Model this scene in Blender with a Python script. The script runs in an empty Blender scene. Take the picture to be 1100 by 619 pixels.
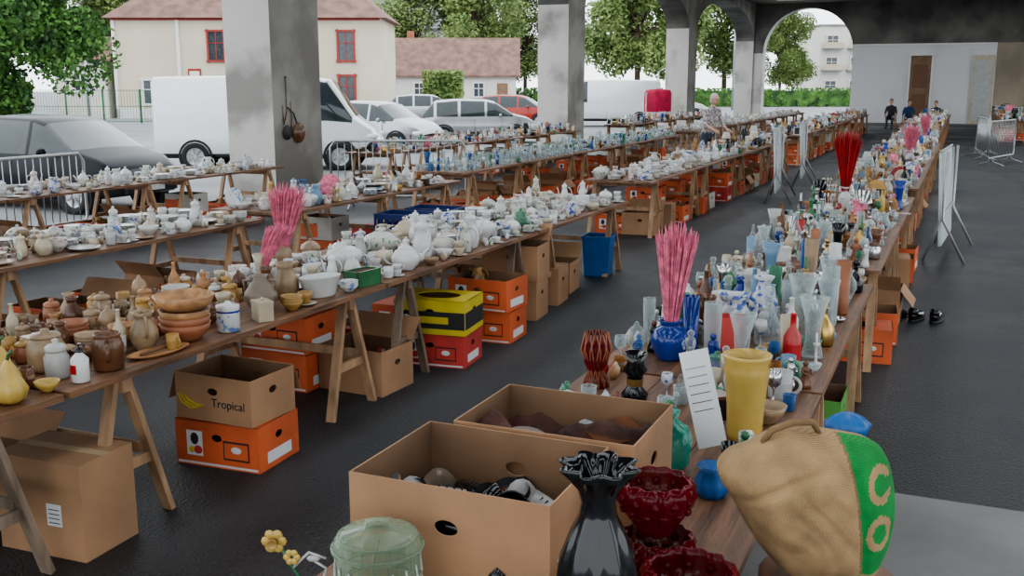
import bpy, math, random
import numpy as np
from mathutils import Vector, Matrix, noise
random.seed(11)
pi=math.pi
R2=(.9163,.4004); F2=(-.4004,.9163); TH=math.radians(23.6)
def site(s,d,z=0): return (s*R2[0]+d*F2[0], s*R2[1]+d*F2[1], z)

# ------------------------------------------------------------ materials
MAT={}
def mat(name,col,rough=.5,metal=0.,var=.12,scale=6.,bump=0,bscale=None,col2=None,detail=3.,stretch=None,contrast=(.35,.65),spec=None):
    m=bpy.data.materials.new(name); m.use_nodes=True
    nt=m.node_tree; N=nt.nodes; L=nt.links
    b=N['Principled BSDF']; b.inputs['Roughness'].default_value=rough; b.inputs['Metallic'].default_value=metal
    if spec is not None: b.inputs['Specular IOR Level'].default_value=spec
    tc=N.new('ShaderNodeTexCoord'); src=tc.outputs['Object']
    if stretch:
        mp=N.new('ShaderNodeMapping'); mp.inputs['Scale'].default_value=stretch; L.new(src,mp.inputs['Vector']); src=mp.outputs['Vector']
    nz=N.new('ShaderNodeTexNoise'); nz.inputs['Scale'].default_value=scale; nz.inputs['Detail'].default_value=detail
    L.new(src,nz.inputs['Vector'])
    cr=N.new('ShaderNodeValToRGB'); cr.color_ramp.elements[0].position=contrast[0]; cr.color_ramp.elements[1].position=contrast[1]
    c1=[max(0,c*(1-var)) for c in col]; c2=list(col2) if col2 else [min(1,c*(1+var)) for c in col]
    cr.color_ramp.elements[0].color=(*c1,1); cr.color_ramp.elements[1].color=(*c2,1)
    L.new(nz.outputs['Fac'],cr.inputs['Fac']); L.new(cr.outputs['Color'],b.inputs['Base Color'])
    if bump>0:
        n2=N.new('ShaderNodeTexNoise'); n2.inputs['Scale'].default_value=bscale or scale*5; n2.inputs['Detail'].default_value=4
        L.new(src,n2.inputs['Vector'])
        bp=N.new('ShaderNodeBump'); bp.inputs['Strength'].default_value=bump; bp.inputs['Distance'].default_value=.02
        L.new(n2.outputs['Fac'],bp.inputs['Height']); L.new(bp.outputs['Normal'],b.inputs['Normal'])
    MAT[name]=m; return m
def asphalt(name):
    m=bpy.data.materials.new(name); m.use_nodes=True; nt=m.node_tree; N=nt.nodes; L=nt.links
    b=N['Principled BSDF']; tc=N.new('ShaderNodeTexCoord')
    def nz(sc,d):
        q=N.new('ShaderNodeTexNoise'); q.inputs['Scale'].default_value=sc; q.inputs['Detail'].default_value=d; L.new(tc.outputs['Object'],q.inputs['Vector']); return q
    a=nz(.45,10); g=nz(45,3); 
    cr=N.new('ShaderNodeValToRGB'); cr.color_ramp.elements[0].position=.4; cr.color_ramp.elements[1].position=.68
    cr.color_ramp.elements[0].color=(.009,.0098,.0118,1); cr.color_ramp.elements[1].color=(.05,.052,.057,1); L.new(a.outputs['Fac'],cr.inputs['Fac'])
    c2=N.new('ShaderNodeValToRGB'); c2.color_ramp.elements[0].position=.6; c2.color_ramp.elements[1].position=.75
    c2.color_ramp.elements[0].color=(0,0,0,1); c2.color_ramp.elements[1].color=(.04,.04,.042,1); L.new(g.outputs['Fac'],c2.inputs['Fac'])
    mx=N.new('ShaderNodeMixRGB'); mx.blend_type='ADD'; mx.inputs['Fac'].default_value=1; L.new(cr.outputs['Color'],mx.inputs[1]); L.new(c2.outputs['Color'],mx.inputs[2]); L.new(mx.outputs[0],b.inputs['Base Color'])
    mr=N.new('ShaderNodeMapRange'); mr.inputs['From Min'].default_value=.35; mr.inputs['From Max'].default_value=.65; mr.inputs['To Min'].default_value=.36; mr.inputs['To Max'].default_value=.75
    L.new(a.outputs['Fac'],mr.inputs['Value']); L.new(mr.outputs['Result'],b.inputs['Roughness'])
    bp=N.new('ShaderNodeBump'); bp.inputs['Strength'].default_value=.7; bp.inputs['Distance'].default_value=.02; L.new(nz(60,4).outputs['Fac'],bp.inputs['Height']); L.new(bp.outputs['Normal'],b.inputs['Normal'])
    MAT[name]=m
def weave(name,col):
    m=bpy.data.materials.new(name); m.use_nodes=True; nt=m.node_tree; N=nt.nodes; L=nt.links
    b=N['Principled BSDF']; b.inputs['Roughness'].default_value=.95
    tc=N.new('ShaderNodeTexCoord'); outs=[]
    for d in('X','Z'):
        w=N.new('ShaderNodeTexWave'); w.bands_direction=d; w.inputs['Scale'].default_value=110; w.inputs['Distortion'].default_value=2.5; w.inputs['Detail'].default_value=2
        L.new(tc.outputs['Object'],w.inputs['Vector']); outs.append(w.outputs['Fac'])
    mu=N.new('ShaderNodeMath'); mu.operation='MULTIPLY'; L.new(outs[0],mu.inputs[0]); L.new(outs[1],mu.inputs[1])
    nz=N.new('ShaderNodeTexNoise'); nz.inputs['Scale'].default_value=14; nz.inputs['Detail'].default_value=6; L.new(tc.outputs['Object'],nz.inputs['Vector'])
    m2=N.new('ShaderNodeMath'); m2.operation='MULTIPLY'; m2.inputs[1].default_value=.6; L.new(mu.outputs[0],m2.inputs[0])
    ad=N.new('ShaderNodeMath'); ad.operation='ADD'; L.new(m2.outputs[0],ad.inputs[0]); L.new(nz.outputs['Fac'],ad.inputs[1])
    cr=N.new('ShaderNodeValToRGB'); cr.color_ramp.elements[0].position=.3; cr.color_ramp.elements[1].position=1.0
    cr.color_ramp.elements[0].color=(*[c*.55 for c in col],1); cr.color_ramp.elements[1].color=(*[min(1,c*1.35) for c in col],1)
    L.new(ad.outputs[0],cr.inputs['Fac']); L.new(cr.outputs['Color'],b.inputs['Base Color'])
    bp=N.new('ShaderNodeBump'); bp.inputs['Strength'].default_value=.45; bp.inputs['Distance'].default_value=.003; L.new(mu.outputs[0],bp.inputs['Height']); L.new(bp.outputs['Normal'],b.inputs['Normal'])
    MAT[name]=m
def glass(name,tint,fac=.3):
    m=bpy.data.materials.new(name); m.use_nodes=True
    nt=m.node_tree; N=nt.nodes; L=nt.links
    b=N['Principled BSDF']; b.inputs['Base Color'].default_value=(*tint,1); b.inputs['Roughness'].default_value=.05
    tr=N.new('ShaderNodeBsdfTransparent'); tr.inputs['Color'].default_value=(*[min(1,.5+.45*c) for c in tint],1)
    mx=N.new('ShaderNodeMixShader'); lw=N.new('ShaderNodeLayerWeight'); lw.inputs['Blend'].default_value=.35
    mr=N.new('ShaderNodeMapRange'); mr.inputs['To Min'].default_value=fac*.5; mr.inputs['To Max'].default_value=min(1,fac*2.6)
    L.new(lw.outputs['Facing'],mr.inputs['Value']); L.new(mr.outputs['Result'],mx.inputs['Fac'])
    L.new(tr.outputs[0],mx.inputs[1]); L.new(b.outputs[0],mx.inputs[2]); L.new(mx.outputs[0],N['Material Output'].inputs['Surface'])
    MAT[name]=m
mat('white',(.56,.565,.56),.2,var=.1); mat('cream',(.45,.39,.29),.25,var=.1); mat('offw',(.4,.4,.385),.3,var=.08)
mat('blue',(.012,.04,.24),.12,var=.3); mat('ltblue',(.15,.26,.38),.3); mat('delft',(.56,.58,.61),.15,col2=(.05,.1,.35),scale=30,contrast=(.52,.58))
mat('brown',(.12,.05,.024),.22,var=.35); mat('stone',(.27,.185,.11),.35,var=.3,scale=9); mat('taupe',(.18,.14,.105),.4,var=.25); mat('terra',(.3,.115,.055),.45,var=.2); mat('ochre',(.36,.21,.06),.3,var=.25)
mat('green',(.035,.14,.06),.25,var=.25); mat('teal',(.015,.17,.13),.2,var=.2); mat('red',(.34,.02,.02),.3,var=.2); mat('yellow',(.48,.33,.09),.25,var=.15)
mat('orange',(.6,.17,.04),.35,var=.15); mat('black',(.006,.006,.008),.08,var=.3); mat('pink',(.62,.17,.25),.7,var=.3,scale=30); mat('purple',(.15,.05,.18),.4)
mat('silver',(.5,.5,.5),.22,metal=1,var=.1); mat('brass',(.5,.33,.12),.3,metal=1,var=.2); mat('iron',(.05,.045,.04),.6,metal=.5)
mat('floralw',(.56,.54,.5),.2,col2=(.42,.1,.12),scale=34,contrast=(.58,.64)); mat('florgr',(.56,.55,.51),.2,col2=(.1,.25,.12),scale=34,contrast=(.58,.64)); mat('florbl',(.56,.57,.57),.2,col2=(.12,.2,.42),scale=26,contrast=(.56,.62))
mat('woodl',(.36,.19,.085),.5,var=.3,scale=5,stretch=(6,1,6)); mat('woodd',(.15,.07,.035),.45,var=.35,scale=5,stretch=(6,1,6))
mat('wicker',(.34,.21,.1),.7,var=.4,scale=60,bump=.5)
glass('glass',(.75,.82,.83),.22); glass('glassb',(.06,.2,.5),.4); glass('glassg',(.15,.38,.25),.45); glass('glassa',(.45,.2,.05),.4); glass('glassr',(.17,.003,.012),.8); glass('glassj',(.36,.45,.33),.34); glass('glasst',(.02,.3,.22),.6)
mat('top',(.16,.08,.042),.5,var=.45,scale=3,stretch=(7,.7,7),bump=.3,bscale=12,detail=6)
mat('trestle',(.36,.22,.125),.6,var=.3,scale=4,stretch=(3,3,.6),bump=.2)
mat('trestled',(.2,.145,.105),.65,var=.35,scale=4,stretch=(3,3,.6),bump=.2)
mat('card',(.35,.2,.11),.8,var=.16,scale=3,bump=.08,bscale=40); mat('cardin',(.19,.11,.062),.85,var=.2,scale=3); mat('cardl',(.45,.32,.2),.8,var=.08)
mat('cardo',(.56,.115,.04),.65,var=.22,scale=3); mat('cardy',(.54,.43,.04),.6,var=.1); mat('cardg',(.1,.3,.06),.6); mat('cardw',(.46,.44,.4),.7,var=.1)
mat('cardr',(.46,.05,.04),.65,var=.18)
mat('paper',(.62,.63,.64),.8,var=.03); mat('ink',(.02,.02,.02),.7); mat('plblue',(.01,.1,.32),.4); mat('plnavy',(.01,.025,.12),.4)
asphalt('asph')
mat('slab',(.18,.18,.175),.75,var=.2,scale=1.2,bump=.15,bscale=50,detail=8)
mat('lot',(.22,.225,.235),.85,var=.15,scale=.4,detail=8,bump=.2,bscale=20)
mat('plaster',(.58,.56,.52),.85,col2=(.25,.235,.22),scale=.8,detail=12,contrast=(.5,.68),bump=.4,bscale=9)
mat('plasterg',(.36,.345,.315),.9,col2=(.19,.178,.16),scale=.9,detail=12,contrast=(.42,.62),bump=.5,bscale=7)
mat('wallw',(.7,.7,.71),.85,col2=(.5,.49,.48),scale=.5,detail=9,contrast=(.5,.85),bump=.2,bscale=4)
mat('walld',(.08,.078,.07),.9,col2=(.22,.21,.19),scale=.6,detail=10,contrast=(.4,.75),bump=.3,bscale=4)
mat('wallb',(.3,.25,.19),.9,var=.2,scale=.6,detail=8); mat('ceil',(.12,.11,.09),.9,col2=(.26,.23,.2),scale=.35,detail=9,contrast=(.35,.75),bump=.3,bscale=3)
mat('doorw',(.2,.12,.07),.6,var=.2,scale=2)
weave('burlap',(.36,.235,.12)); weave('bprint',(.02,.23,.05)); weave('seam',(.22,.14,.07))
mat('galv',(.42,.44,.45),.4,metal=.7); mat('pwhite',(.5,.57,.58),.4)
mat('house',(.58,.52,.41),.9,var=.06,scale=.4); mat('house2',(.62,.6,.55),.9,var=.06,scale=.4); mat('roofr',(.19,.11,.09),.85,var=.25,scale=1.5,bump=.4); mat('roofg',(.2,.2,.22),.8,var=.2,scale=1)
mat('win',(.06,.07,.08),.1,var=.2); mat('shutter',(.3,.04,.03),.6); mat('trimw',(.7,.7,.67),.7,var=.04)
mat('leafd',(.02,.075,.012),.7,var=.4,scale=1.2,col2=(.085,.2,.03)); mat('leafl',(.13,.2,.06),.7,col2=(.27,.34,.12),scale=.6); mat('bark',(.1,.07,.05),.9)
mat('carblk',(.006,.009,.014),.3,var=.05,spec=.25); mat('carslv',(.4,.41,.43),.2,metal=.6,var=.03); mat('carwht',(.66,.67,.69),.2,var=.02); mat('carred',(.35,.03,.02),.2,var=.05)
mat('tyre',(.015,.015,.016),.8); mat('cglass',(.03,.04,.045),.05,var=.1); mat('lamp',(.8,.8,.8),.1); mat('lampr',(.5,.02,.02),.2)
mat('skin',(.6,.36,.26),.6,var=.06,scale=10); mat('hairg',(.5,.48,.46),.8,var=.3,scale=30); mat('haird',(.05,.03,.02),.8,var=.3,scale=30)
mat('shirtf',(.55,.52,.48),.9,col2=(.22,.18,.22),scale=22,contrast=(.48,.53)); mat('trous',(.06,.07,.1),.9); mat('shirtb',(.03,.06,.14),.9); mat('shirtk',(.05,.05,.055),.9)
mat('lip',(.45,.15,.13),.5); mat('cloth',(.07,.025,.018),.85,var=.6,scale=6,bump=.5,bscale=25); mat('clothk',(.014,.014,.018),.85,var=.5,scale=14,bump=.4); mat('redfab',(.38,.01,.05),.8,var=.25,scale=4)
mat('offd',(.3,.29,.28),.6,var=.3,scale=20)

# ------------------------------------------------------------ mesh builder
class MB:
    def __init__(s): s.v=[];s.f=[];s.m=[];s.s=[];s.mats=[];s.n=0
    def mi(s,name):
        if name not in s.mats: s.mats.append(name)
        return s.mats.index(name)
    def add(s,vs,fs,mt,smooth=False,M=None):
        a=np.asarray(vs,dtype=float).reshape(-1,3)
        if M is not None:
            A=np.array(M); a=a@A[:3,:3].T+A[:3,3]
        o=s.n; s.v.append(a); s.n+=len(a)
        s.f+= [tuple(i+o for i in f) for f in fs]
        if isinstance(mt,list): s.m+=[s.mi(x) for x in mt]
        else: s.m+=[s.mi(mt)]*len(fs)
        s.s+=[smooth]*len(fs)
    def stamp(s,T,M,mp=None):
        a,fs,mm,ss=T
        A=np.array(M); o=s.n; s.v.append(a@A[:3,:3].T+A[:3,3]); s.n+=len(a)
        s.f+=[tuple([i+o for i in f]) for f in fs]
        d={}
        for x in set(mm): d[x]=s.mi(mp[x] if mp and x in mp else x)
        s.m+=[d[x] for x in mm]; s.s+=ss
    def tpl(s): return (np.concatenate(s.v),s.f,[s.mats[i] for i in s.m],s.s)
    def lathe(s,prof,n,mt,M=None,sx=1,sy=1,smooth=True,wob=None):
        vs=[];rings=[]
        for k,(r,z) in enumerate(prof):
            if r<1e-6: rings.append([len(vs)]); vs.append((0,0,z))
            else:
                rg=[]
                for i in range(n):
                    a=2*pi*i/n; rr=r*(wob(a,k,z) if wob else 1)
                    rg.append(len(vs)); vs.append((rr*math.cos(a)*sx,rr*math.sin(a)*sy,z))
                rings.append(rg)
        fs=[]
        for a,b in zip(rings,rings[1:]):
            for i in range(n):
                j=(i+1)%n
                if len(a)==1 and len(b)==1: break
                if len(a)==1: fs.append((a[0],b[j],b[i]))
                elif len(b)==1: fs.append((a[i],a[j],b[0]))
                else: fs.append((a[i],a[j],b[j],b[i]))
        s.add(vs,fs,mt,smooth,M)
    def box(s,c,d,mt,M=None,rz=0):
        x,y,z=[q/2 for q in d]
        vs=[(-x,-y,-z),(x,-y,-z),(x,y,-z),(-x,y,-z),(-x,-y,z),(x,-y,z),(x,y,z),(-x,y,z)]
        if rz:
            ca,sa=math.cos(rz),math.sin(rz); vs=[(p[0]*ca-p[1]*sa,p[0]*sa+p[1]*ca,p[2]) for p in vs]
        vs=[(p[0]+c[0],p[1]+c[1],p[2]+c[2]) for p in vs]
        s.add(vs,[(0,3,2,1),(4,5,6,7),(0,1,5,4),(1,2,6,5),(2,3,7,6),(3,0,4,7)],mt,False,M)
    def beam(s,p0,p1,w,t,mt,M=None):
        p0=Vector(p0);p1=Vector(p1);d=(p1-p0).normalized()
        u=Vector((1,0,0)) if abs(d.x)<.9 else Vector((0,1,0))
        a=(u-d*u.dot(d)).normalized()*w/2; b=d.cross(a).normalized()*t/2
        vs=[p0-a-b,p0+a-b,p0+a+b,p0-a+b,p1-a-b,p1+a-b,p1+a+b,p1-a+b]
        s.add([tuple(q) for q in vs],[(0,3,2,1),(4,5,6,7),(0,1,5,4),(1,2,6,5),(2,3,7,6),(3,0,4,7)],mt,False,M)
    def tube(s,pts,r,mt,n=6,M=None,smooth=True,caps=True):
        P=[Vector(p) for p in pts]; vs=[];fs=[];prev=None
        for k,p in enumerate(P):
            t=(P[min(k+1,len(P)-1)]-P[max(k-1,0)]).normalized()
            if prev is None:
                u=Vector((0,0,1)) if abs(t.z)<.9 else Vector((1,0,0)); a=(u-t*u.dot(t)).normalized()
            else: a=(prev-t*prev.dot(t)).normalized()
            prev=a; b=t.cross(a); rr=r[k] if isinstance(r,(list,tuple)) else r
            for i in range(n):
                q=2*pi*i/n; vs.append(tuple(p+a*rr*math.cos(q)+b*rr*math.sin(q)))
        for k in range(len(P)-1):
            for i in range(n):
                j=(i+1)%n; fs.append((k*n+i,k*n+j,(k+1)*n+j,(k+1)*n+i))
        if caps: fs.append(tuple(range(n))[::-1]); fs.append(tuple((len(P)-1)*n+i for i in range(n)))
        s.add(vs,fs,mt,smooth,M)
    def ball(s,c,r,mt,n=10,M=None):
        if not isinstance(r,(tuple,list)): r=(r,r,r)
        k=max(4,n//2); prof=[(math.sin(pi*i/k),-math.cos(pi*i/k)) for i in range(k+1)]; prof[0]=(0,-1); prof[-1]=(0,1)
        T=Matrix.Translation(c)@Matrix.Diagonal((*r,1)); s.lathe(prof,n,mt,(M@T) if M is not None else T)
    def mesh(s,name):
        me=bpy.data.meshes.new(name); me.from_pydata(np.concatenate(s.v).tolist(),[],s.f)
        for x in s.mats: me.materials.append(MAT[x])
        me.polygons.foreach_set('material_index',s.m); me.polygons.foreach_set('use_smooth',s.s); me.update(); return me
    def obj(s,name,loc=(0,0,0),rz=0,parent=None):
        return put(s.mesh(name),name,loc,rz,parent)
def put(me,name,loc=(0,0,0),rz=0,parent=None,sc=None):
    o=bpy.data.objects.new(name,me); bpy.context.scene.collection.objects.link(o)
    o.location=loc; o.rotation_euler=(0,0,rz)
    if sc: o.scale=(sc,)*3
    if parent: o.parent=parent
    return o
def TR(x,y,z,rz=0,sc=1,tx=0,ty=0,sz=None):
    return Matrix.Translation((x,y,z))@Matrix.Rotation(rz,4,'Z')@Matrix.Rotation(tx,4,'X')@Matrix.Rotation(ty,4,'Y')@Matrix.Diagonal((sc,sc,sz or sc,1))
def arc(cx,cz,rx,rz,a0,a1,n): return [(cx+rx*math.cos(a0+(a1-a0)*i/n),0,cz+rz*math.sin(a0+(a1-a0)*i/n)) for i in range(n+1)]

# ------------------------------------------------------------ small-item templates
RAD={}
def make_templates(n):
    T={}; hn=4 if n<12 else 8; hs=4 if n<12 else 7
    def reg(name,mb,r): T[name]=mb.tpl(); RAD[name]=r
    m=MB(); m.lathe([(0,.0),(.06,0),(.075,.01),(.12,.02),(.12,.025),(.07,.014),(0,.01)],n,'A'); reg('plate',m,.115)
    m=MB()
    for i in range(6): m.lathe([(.06,i*.013),(.075,i*.013+.01),(.115,i*.013+.02),(.115,i*.013+.025),(.07,i*.013+.014),(0,i*.013+.01)],n,'A' if i%3 else 'B')
    reg('plates',m,.115)
    bw=[(0,0),(.04,0),(.045,.012),(.075,.04),(.09,.075),(.085,.075),(.068,.042),(.04,.018),(0,.014)]
    m=MB(); m.lathe(bw,n,'A'); reg('bowl',m,.09)
    m=MB()
    for i in range(3): m.lathe([(r,z+i*.022) for r,z in bw],n,'A')
    reg('bowls',m,.09)
    m=MB(); m.lathe([(0,.002),(.04,.002),(.07,.012),(.07,.016),(.03,.01)],n,'B'); m.lathe([(.025,.01),(.03,.018),(.042,.05),(.045,.075),(.041,.075),(.036,.05),(.02,.022),(0,.02)],n,'A')
    m.tube(arc(.043,.048,.025,.02,-pi/2,pi/2,hs),.005,'A',hn); reg('cup',m,.07)
    m=MB()
    for k in range(2):
        z=k*.055; m.lathe([(.025,.01+z),(.03,.018+z),(.042,.05+z),(.045,.075+z),(.041,.075+z),(.036,.05+z),(.02,.022+z),(0,.02+z)],n,'A'); m.tube([(p[0]*math.cos(k),p[0]*math.sin(k),p[2]+z) for p in arc(.043,.048,.025,.02,-pi/2,pi/2,hs)],.005,'A',hn)
    m.lathe([(0,.002),(.04,.002),(.07,.012),(.07,.016),(.03,.01)],n,'B'); reg('cupstack',m,.06)
    m=MB(); m.lathe([(0,0),(.036,0),(.04,.01),(.04,.095),(.036,.095),(.034,.012),(0,.012)],n,'A'); m.lathe([(.0405,.04),(.041,.06)],n,'B'); m.tube(arc(.038,.05,.028,.028,-pi/2,pi/2,hs),.006,'A',hn); reg('mug',m,.055)
    m=MB(); m.lathe([(0,0),(.05,0),(.055,.01),(.085,.05),(.085,.08),(.062,.115),(.04,.125)],n,'A'); m.lathe([(.045,.124),(.038,.138),(.012,.15),(.008,.156),(.016,.168),(.01,.178),(0,.18)],n,'A')
    m.tube([(.07,0,.05),(.105,0,.07),(.115,0,.1),(.14,0,.125)],[.02,.014,.01,.008],'A',6); m.tube(arc(-.075,.075,.05,.04,pi/2,3*pi/2,hs),.007,'A',hn); reg('teapot',m,.11)
    m=MB(); m.lathe([(0,0),(.045,0),(.05,.01),(.06,.06),(.055,.11),(.038,.16),(.035,.2),(.042,.215),(.038,.215),(.03,.2),(.03,.16)],n,'A'); m.lathe([(.04,.214),(.03,.23),(.01,.24),(.014,.25),(0,.262)],n,'A')
    m.tube([(.055,0,.08),(.085,0,.11),(.09,0,.16),(.11,0,.2)],[.014,.01,.008,.006],'A',6); m.tube(arc(-.045,.13,.055,.065,pi/2,3*pi/2,hs),.006,'A',hn); reg('coffeepot',m,.09)
    m=MB(); m.lathe([(0,0),(.045,0),(.05,.01),(.072,.06),(.07,.1),(.045,.15),(.042,.17),(.056,.195),(.052,.195),(.038,.17),(.04,.15),(.06,.1),(0,.02)],n,'A'); m.tube(arc(-.045,.125,.055,.055,pi/2,1.45*pi,hs),.008,'A',hn); m.tube([(.045,0,.17),(.06,0,.19),(.07,0,.2)],[.012,.014,.012],'A',6); reg('pitcher',m,.09)
    m=MB(); m.lathe([(0,0),(.035,0),(.035,.01),(.065,.08),(.06,.14),(.03,.19),(.028,.21),(.045,.235),(.04,.235),(.022,.21),(.024,.19),(0,.1)],n,'A'); reg('vase',m,.07)
    m=MB(); m.lathe([(0,0),(.05,0),(.045,.02),(.032,.08),(.04,.18),(.065,.27),(.06,.27),(.036,.18),(0,.05)],n,'A'); reg('flare',m,.065)
    m=MB(); m.lathe([(0,0),(.038,0),(.04,.01),(.045,.3),(.041,.3),(.035,.02),(0,.02)],n,'A'); reg('tallglass',m,.045)
    m=MB(); m.lathe([(0,0),(.038,0),(.042,.01),(.042,.15),(.015,.2),(.013,.26),(.017,.265),(.013,.27),(0,.27)],n,'A'); m.lathe([(.0425,.04),(.0428,.11)],n,'B'); reg('bottle',m,.045)
    m=MB(); m.lathe([(0,0),(.034,.002),(.03,.006),(.005,.012),(.004,.08),(.01,.088),(.034,.11),(.038,.14),(.032,.175),(.03,.175),(.035,.14),(.03,.112),(0,.092)],n,'A'); reg('wineglass',m,.04)
    m=MB(); m.lathe([(0,0),(.03,0),(.038,.1),(.035,.1),(.028,.01),(0,.01)],n,'A'); reg('tumbler',m,.04)
    m=MB(); m.lathe([(0,0),(.055,0),(.06,.01),(.062,.09),(.03,.14),(.018,.16),(.018,.2),(.026,.21),(.02,.21),(.014,.2)],n,'A'); m.lathe([(.012,.2),(.014,.215),(.026,.235),(.02,.26),(0,.265)],n,'A'); reg('decanter',m,.062)
    m=MB(); m.lathe([(0,0),(.05,0),(.055,.01),(.058,.09),(.045,.11),(.045,.12),(.05,.12)],n,'A'); m.lathe([(.05,.12),(.05,.135),(.035,.145),(.012,.15),(.016,.165),(0,.172)],n,'B'); reg('jar',m,.06)
    m=MB(); m.lathe([(0,0),(.045,0),(.04,.012),(.012,.02),(.01,.05),(.018,.06),(.01,.07),(.01,.14),(.022,.15),(.024,.17),(0,.168)],n,'A'); m.lathe([(.01,.165),(.01,.25),(0,.252)],8,'B'); reg('candle',m,.045)
    m=MB(); m.lathe([(0,0),(.045,0),(.04,.03),(.02,.1),(.028,.13),(.025,.155),(.01,.165)],n,'A'); m.ball((0,0,.182),.02,'B',8); m.tube([(.024,0,.15),(.04,-.015,.12),(.02,-.035,.11)],.008,'A',5); m.tube([(-.024,0,.15),(-.04,-.015,.12),(-.01,-.035,.105)],.008,'A',5); reg('figurine',m,.05)
    m=MB(); m.ball((0,0,.05),(.07,.045,.05),'A',n); m.tube([(.045,0,.07),(.06,0,.1),(.06,0,.12)],[.025,.017,.015],'A',6); m.ball((.065,0,.13),(.025,.02,.02),'A',8); m.tube([(.085,0,.13),(.105,0,.125)],[.01,.003],'B',5); m.tube([(-.055,0,.06),(-.095,0,.085)],[.025,.005],'A',5); reg('duck',m,.075)
    m=MB(); m.lathe([(0,0),(.06,0),(.055,.015),(.1,.05),(.115,.09),(.11,.1)],n,'A',sy=.72); m.lathe([(.115,.098),(.1,.12),(.05,.145),(.012,.15),(.018,.165),(0,.175)],n,'A',sy=.72); m.tube([(.1,0,.07),(.135,0,.085),(.11,0,.1)],.008,'A',5); m.tube([(-.1,0,.07),(-.135,0,.085),(-.11,0,.1)],.008,'A',5); reg('tureen',m,.12)
    m=MB(); m.lathe([(0,0),(.07,0),(.09,.07),(.085,.07),(.066,.01),(0,.01)],n,'A'); m.tube([(.086*math.cos(a),0,.065+.13*math.sin(a)) for a in [pi*i/8 for i in range(9)]],.006,'A',5); reg('basket',m,.09)
    m=MB(); Q=TR(0,0,.0,tx=-.25)
    for c,d in [((0,0,.01),(.16,.012,.02)),((0,0,.2),(.16,.012,.02)),((-.07,0,.105),(.02,.012,.2)),((.07,0,.105),(.02,.012,.2))]: m.box(c,d,'A',Q)
    m.box((0,.002,.105),(.13,.004,.18),'B',Q); m.beam((0,.05,.14),(0,.11,0),.02,.005,'A'); reg('frame',m,.09)
    m=MB(); m.lathe([(0,0),(.05,0),(.055,.1),(.05,.1),(0,.015)],n,'A')
    for i in range(7):
        a=i*.9; m.tube([(.02*math.cos(a),.02*math.sin(a),.03),(.05*math.cos(a),.05*math.sin(a),.22)],.003,'B',4); m.ball((.053*math.cos(a),.053*math.sin(a),.235),(.014,.008,.02),'B',6)
    reg('utensils',m,.07)
    m=MB(); m.box((0,0,.02),(.2,.14,.04),'A'); m.box((.005,0,.055),(.19,.13,.03),'B'); m.box((0,.005,.085),(.17,.13,.03),'A',rz=.2); reg('books',m,.11)
    m=MB(); m.lathe([(0,0),(.05,0),(.055,.02),(.02,.03),(.018,.05),(.05,.08),(.055,.12),(.02,.17),(.015,.17)],n,'B'); m.lathe([(.1,.17),(.06,.3),(.058,.3),(.098,.17)],n,'A'); reg('lamp',m,.1)
    m=MB(); m.box((0,0,.05),(.13,.1,.1),'A'); m.box((0,0,.108),(.136,.106,.016),'B'); m.ball((0,0,.125),.012,'B',6); reg('tin',m,.085)
    m=MB(); m.lathe([(0,0),(.09,0),(.1,.05),(.096,.05),(.086,.006),(0,.006)],n,'A'); m.tube([(.098,0,.042),(.16,0,.055),(.26,0,.06)],[.01,.008,.01],'B',5); reg('pan',m,.12)
    m=MB(); m.lathe([(0,0),(.03,0),(.012,.02),(.01,.05),(.06,.07),(.1,.075),(.1,.08),(.05,.078),(0,.072)],n,'A'); reg('cakestand',m,.1)
    m=MB(); m.lathe([(.11,0),(.12,.012),(.12,.016),(.07,.008),(0,.006)],n,'A',TR(0,0,.12,tx=pi/2-.2)); m.beam((-.04,-.02,0),(-.03,.04,.12),.006,.006,'B'); m.beam((.04,-.02,0),(.03,.04,.12),.006,.006,'B'); m.beam((0,.09,0),(0,.04,.14),.006,.006,'B'); reg('plateonstand',m,.09)
    m=MB(); m.box((0,0,.02),(.05,.05,.04),'B'); m.lathe([(0,-.02),(.06,-.02),(.065,0),(.06,.02),(0,.02)],n,'B',TR(0,0,.1,tx=pi/2)); m.lathe([(0,0),(.052,0)],n,'A',TR(0,-.022,.1,tx=pi/2)); m.beam((0,-.024,.1),(0,-.024,.14),.004,.002,'B'); m.beam((0,-.024,.1),(.03,-.024,.1),.004,.002,'B'); reg('clock',m,.065)
    m=MB(); m.box((0,0,.008),(.26,.18,.012),'A')
    for sx,sy,dx,dy in [(0,1,.26,.008),(0,-1,.26,.008),(1,0,.008,.18),(-1,0,.008,.18)]: m.box((sx*.13,sy*.09,.02),(dx,dy,.03),'A')
    for i in range(3):
        for j in range(2): m.lathe([(0,0),(.02,0),(.03,.05),(.027,.05),(0,.01)],max(7,n//2),'B',TR(-.08+i*.08,-.04+j*.08,.014))
    reg('tray',m,.13)
    m=MB(); m.lathe([(0,0),(.016,0),(.022,.02),(.024,.045),(.012,.06),(.009,.07),(0,.078)],n,'A'); m.lathe([(0,0),(.016,0),(.022,.02),(.024,.045),(.012,.06),(.009,.07),(0,.078)],n,'B',TR(.055,.01,0)); reg('shakers',m,.05)
    m=MB(); m.lathe([(0,0),(.05,.0),(.06,.025),(.05,.027),(.045,.01),(0,.008)],n,'A'); m.box((.03,0,.03),(.05,.01,.006),'B'); reg('ashtray',m,.06)
    m=MB(); m.lathe([(0,0),(.04,0),(.045,.02),(.03,.03),(.05,.06),(.055,.1),(.04,.14),(.015,.16),(.012,.175),(0,.185)],n,'A')
    for a in(0,pi): m.tube([(.05*math.cos(a),0,.1),(.08*math.cos(a),0,.11),(.075*math.cos(a),0,.06),(.045*math.cos(a),0,.05)],.006,'B',5)
    reg('urn',m,.075)
    return T
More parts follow.
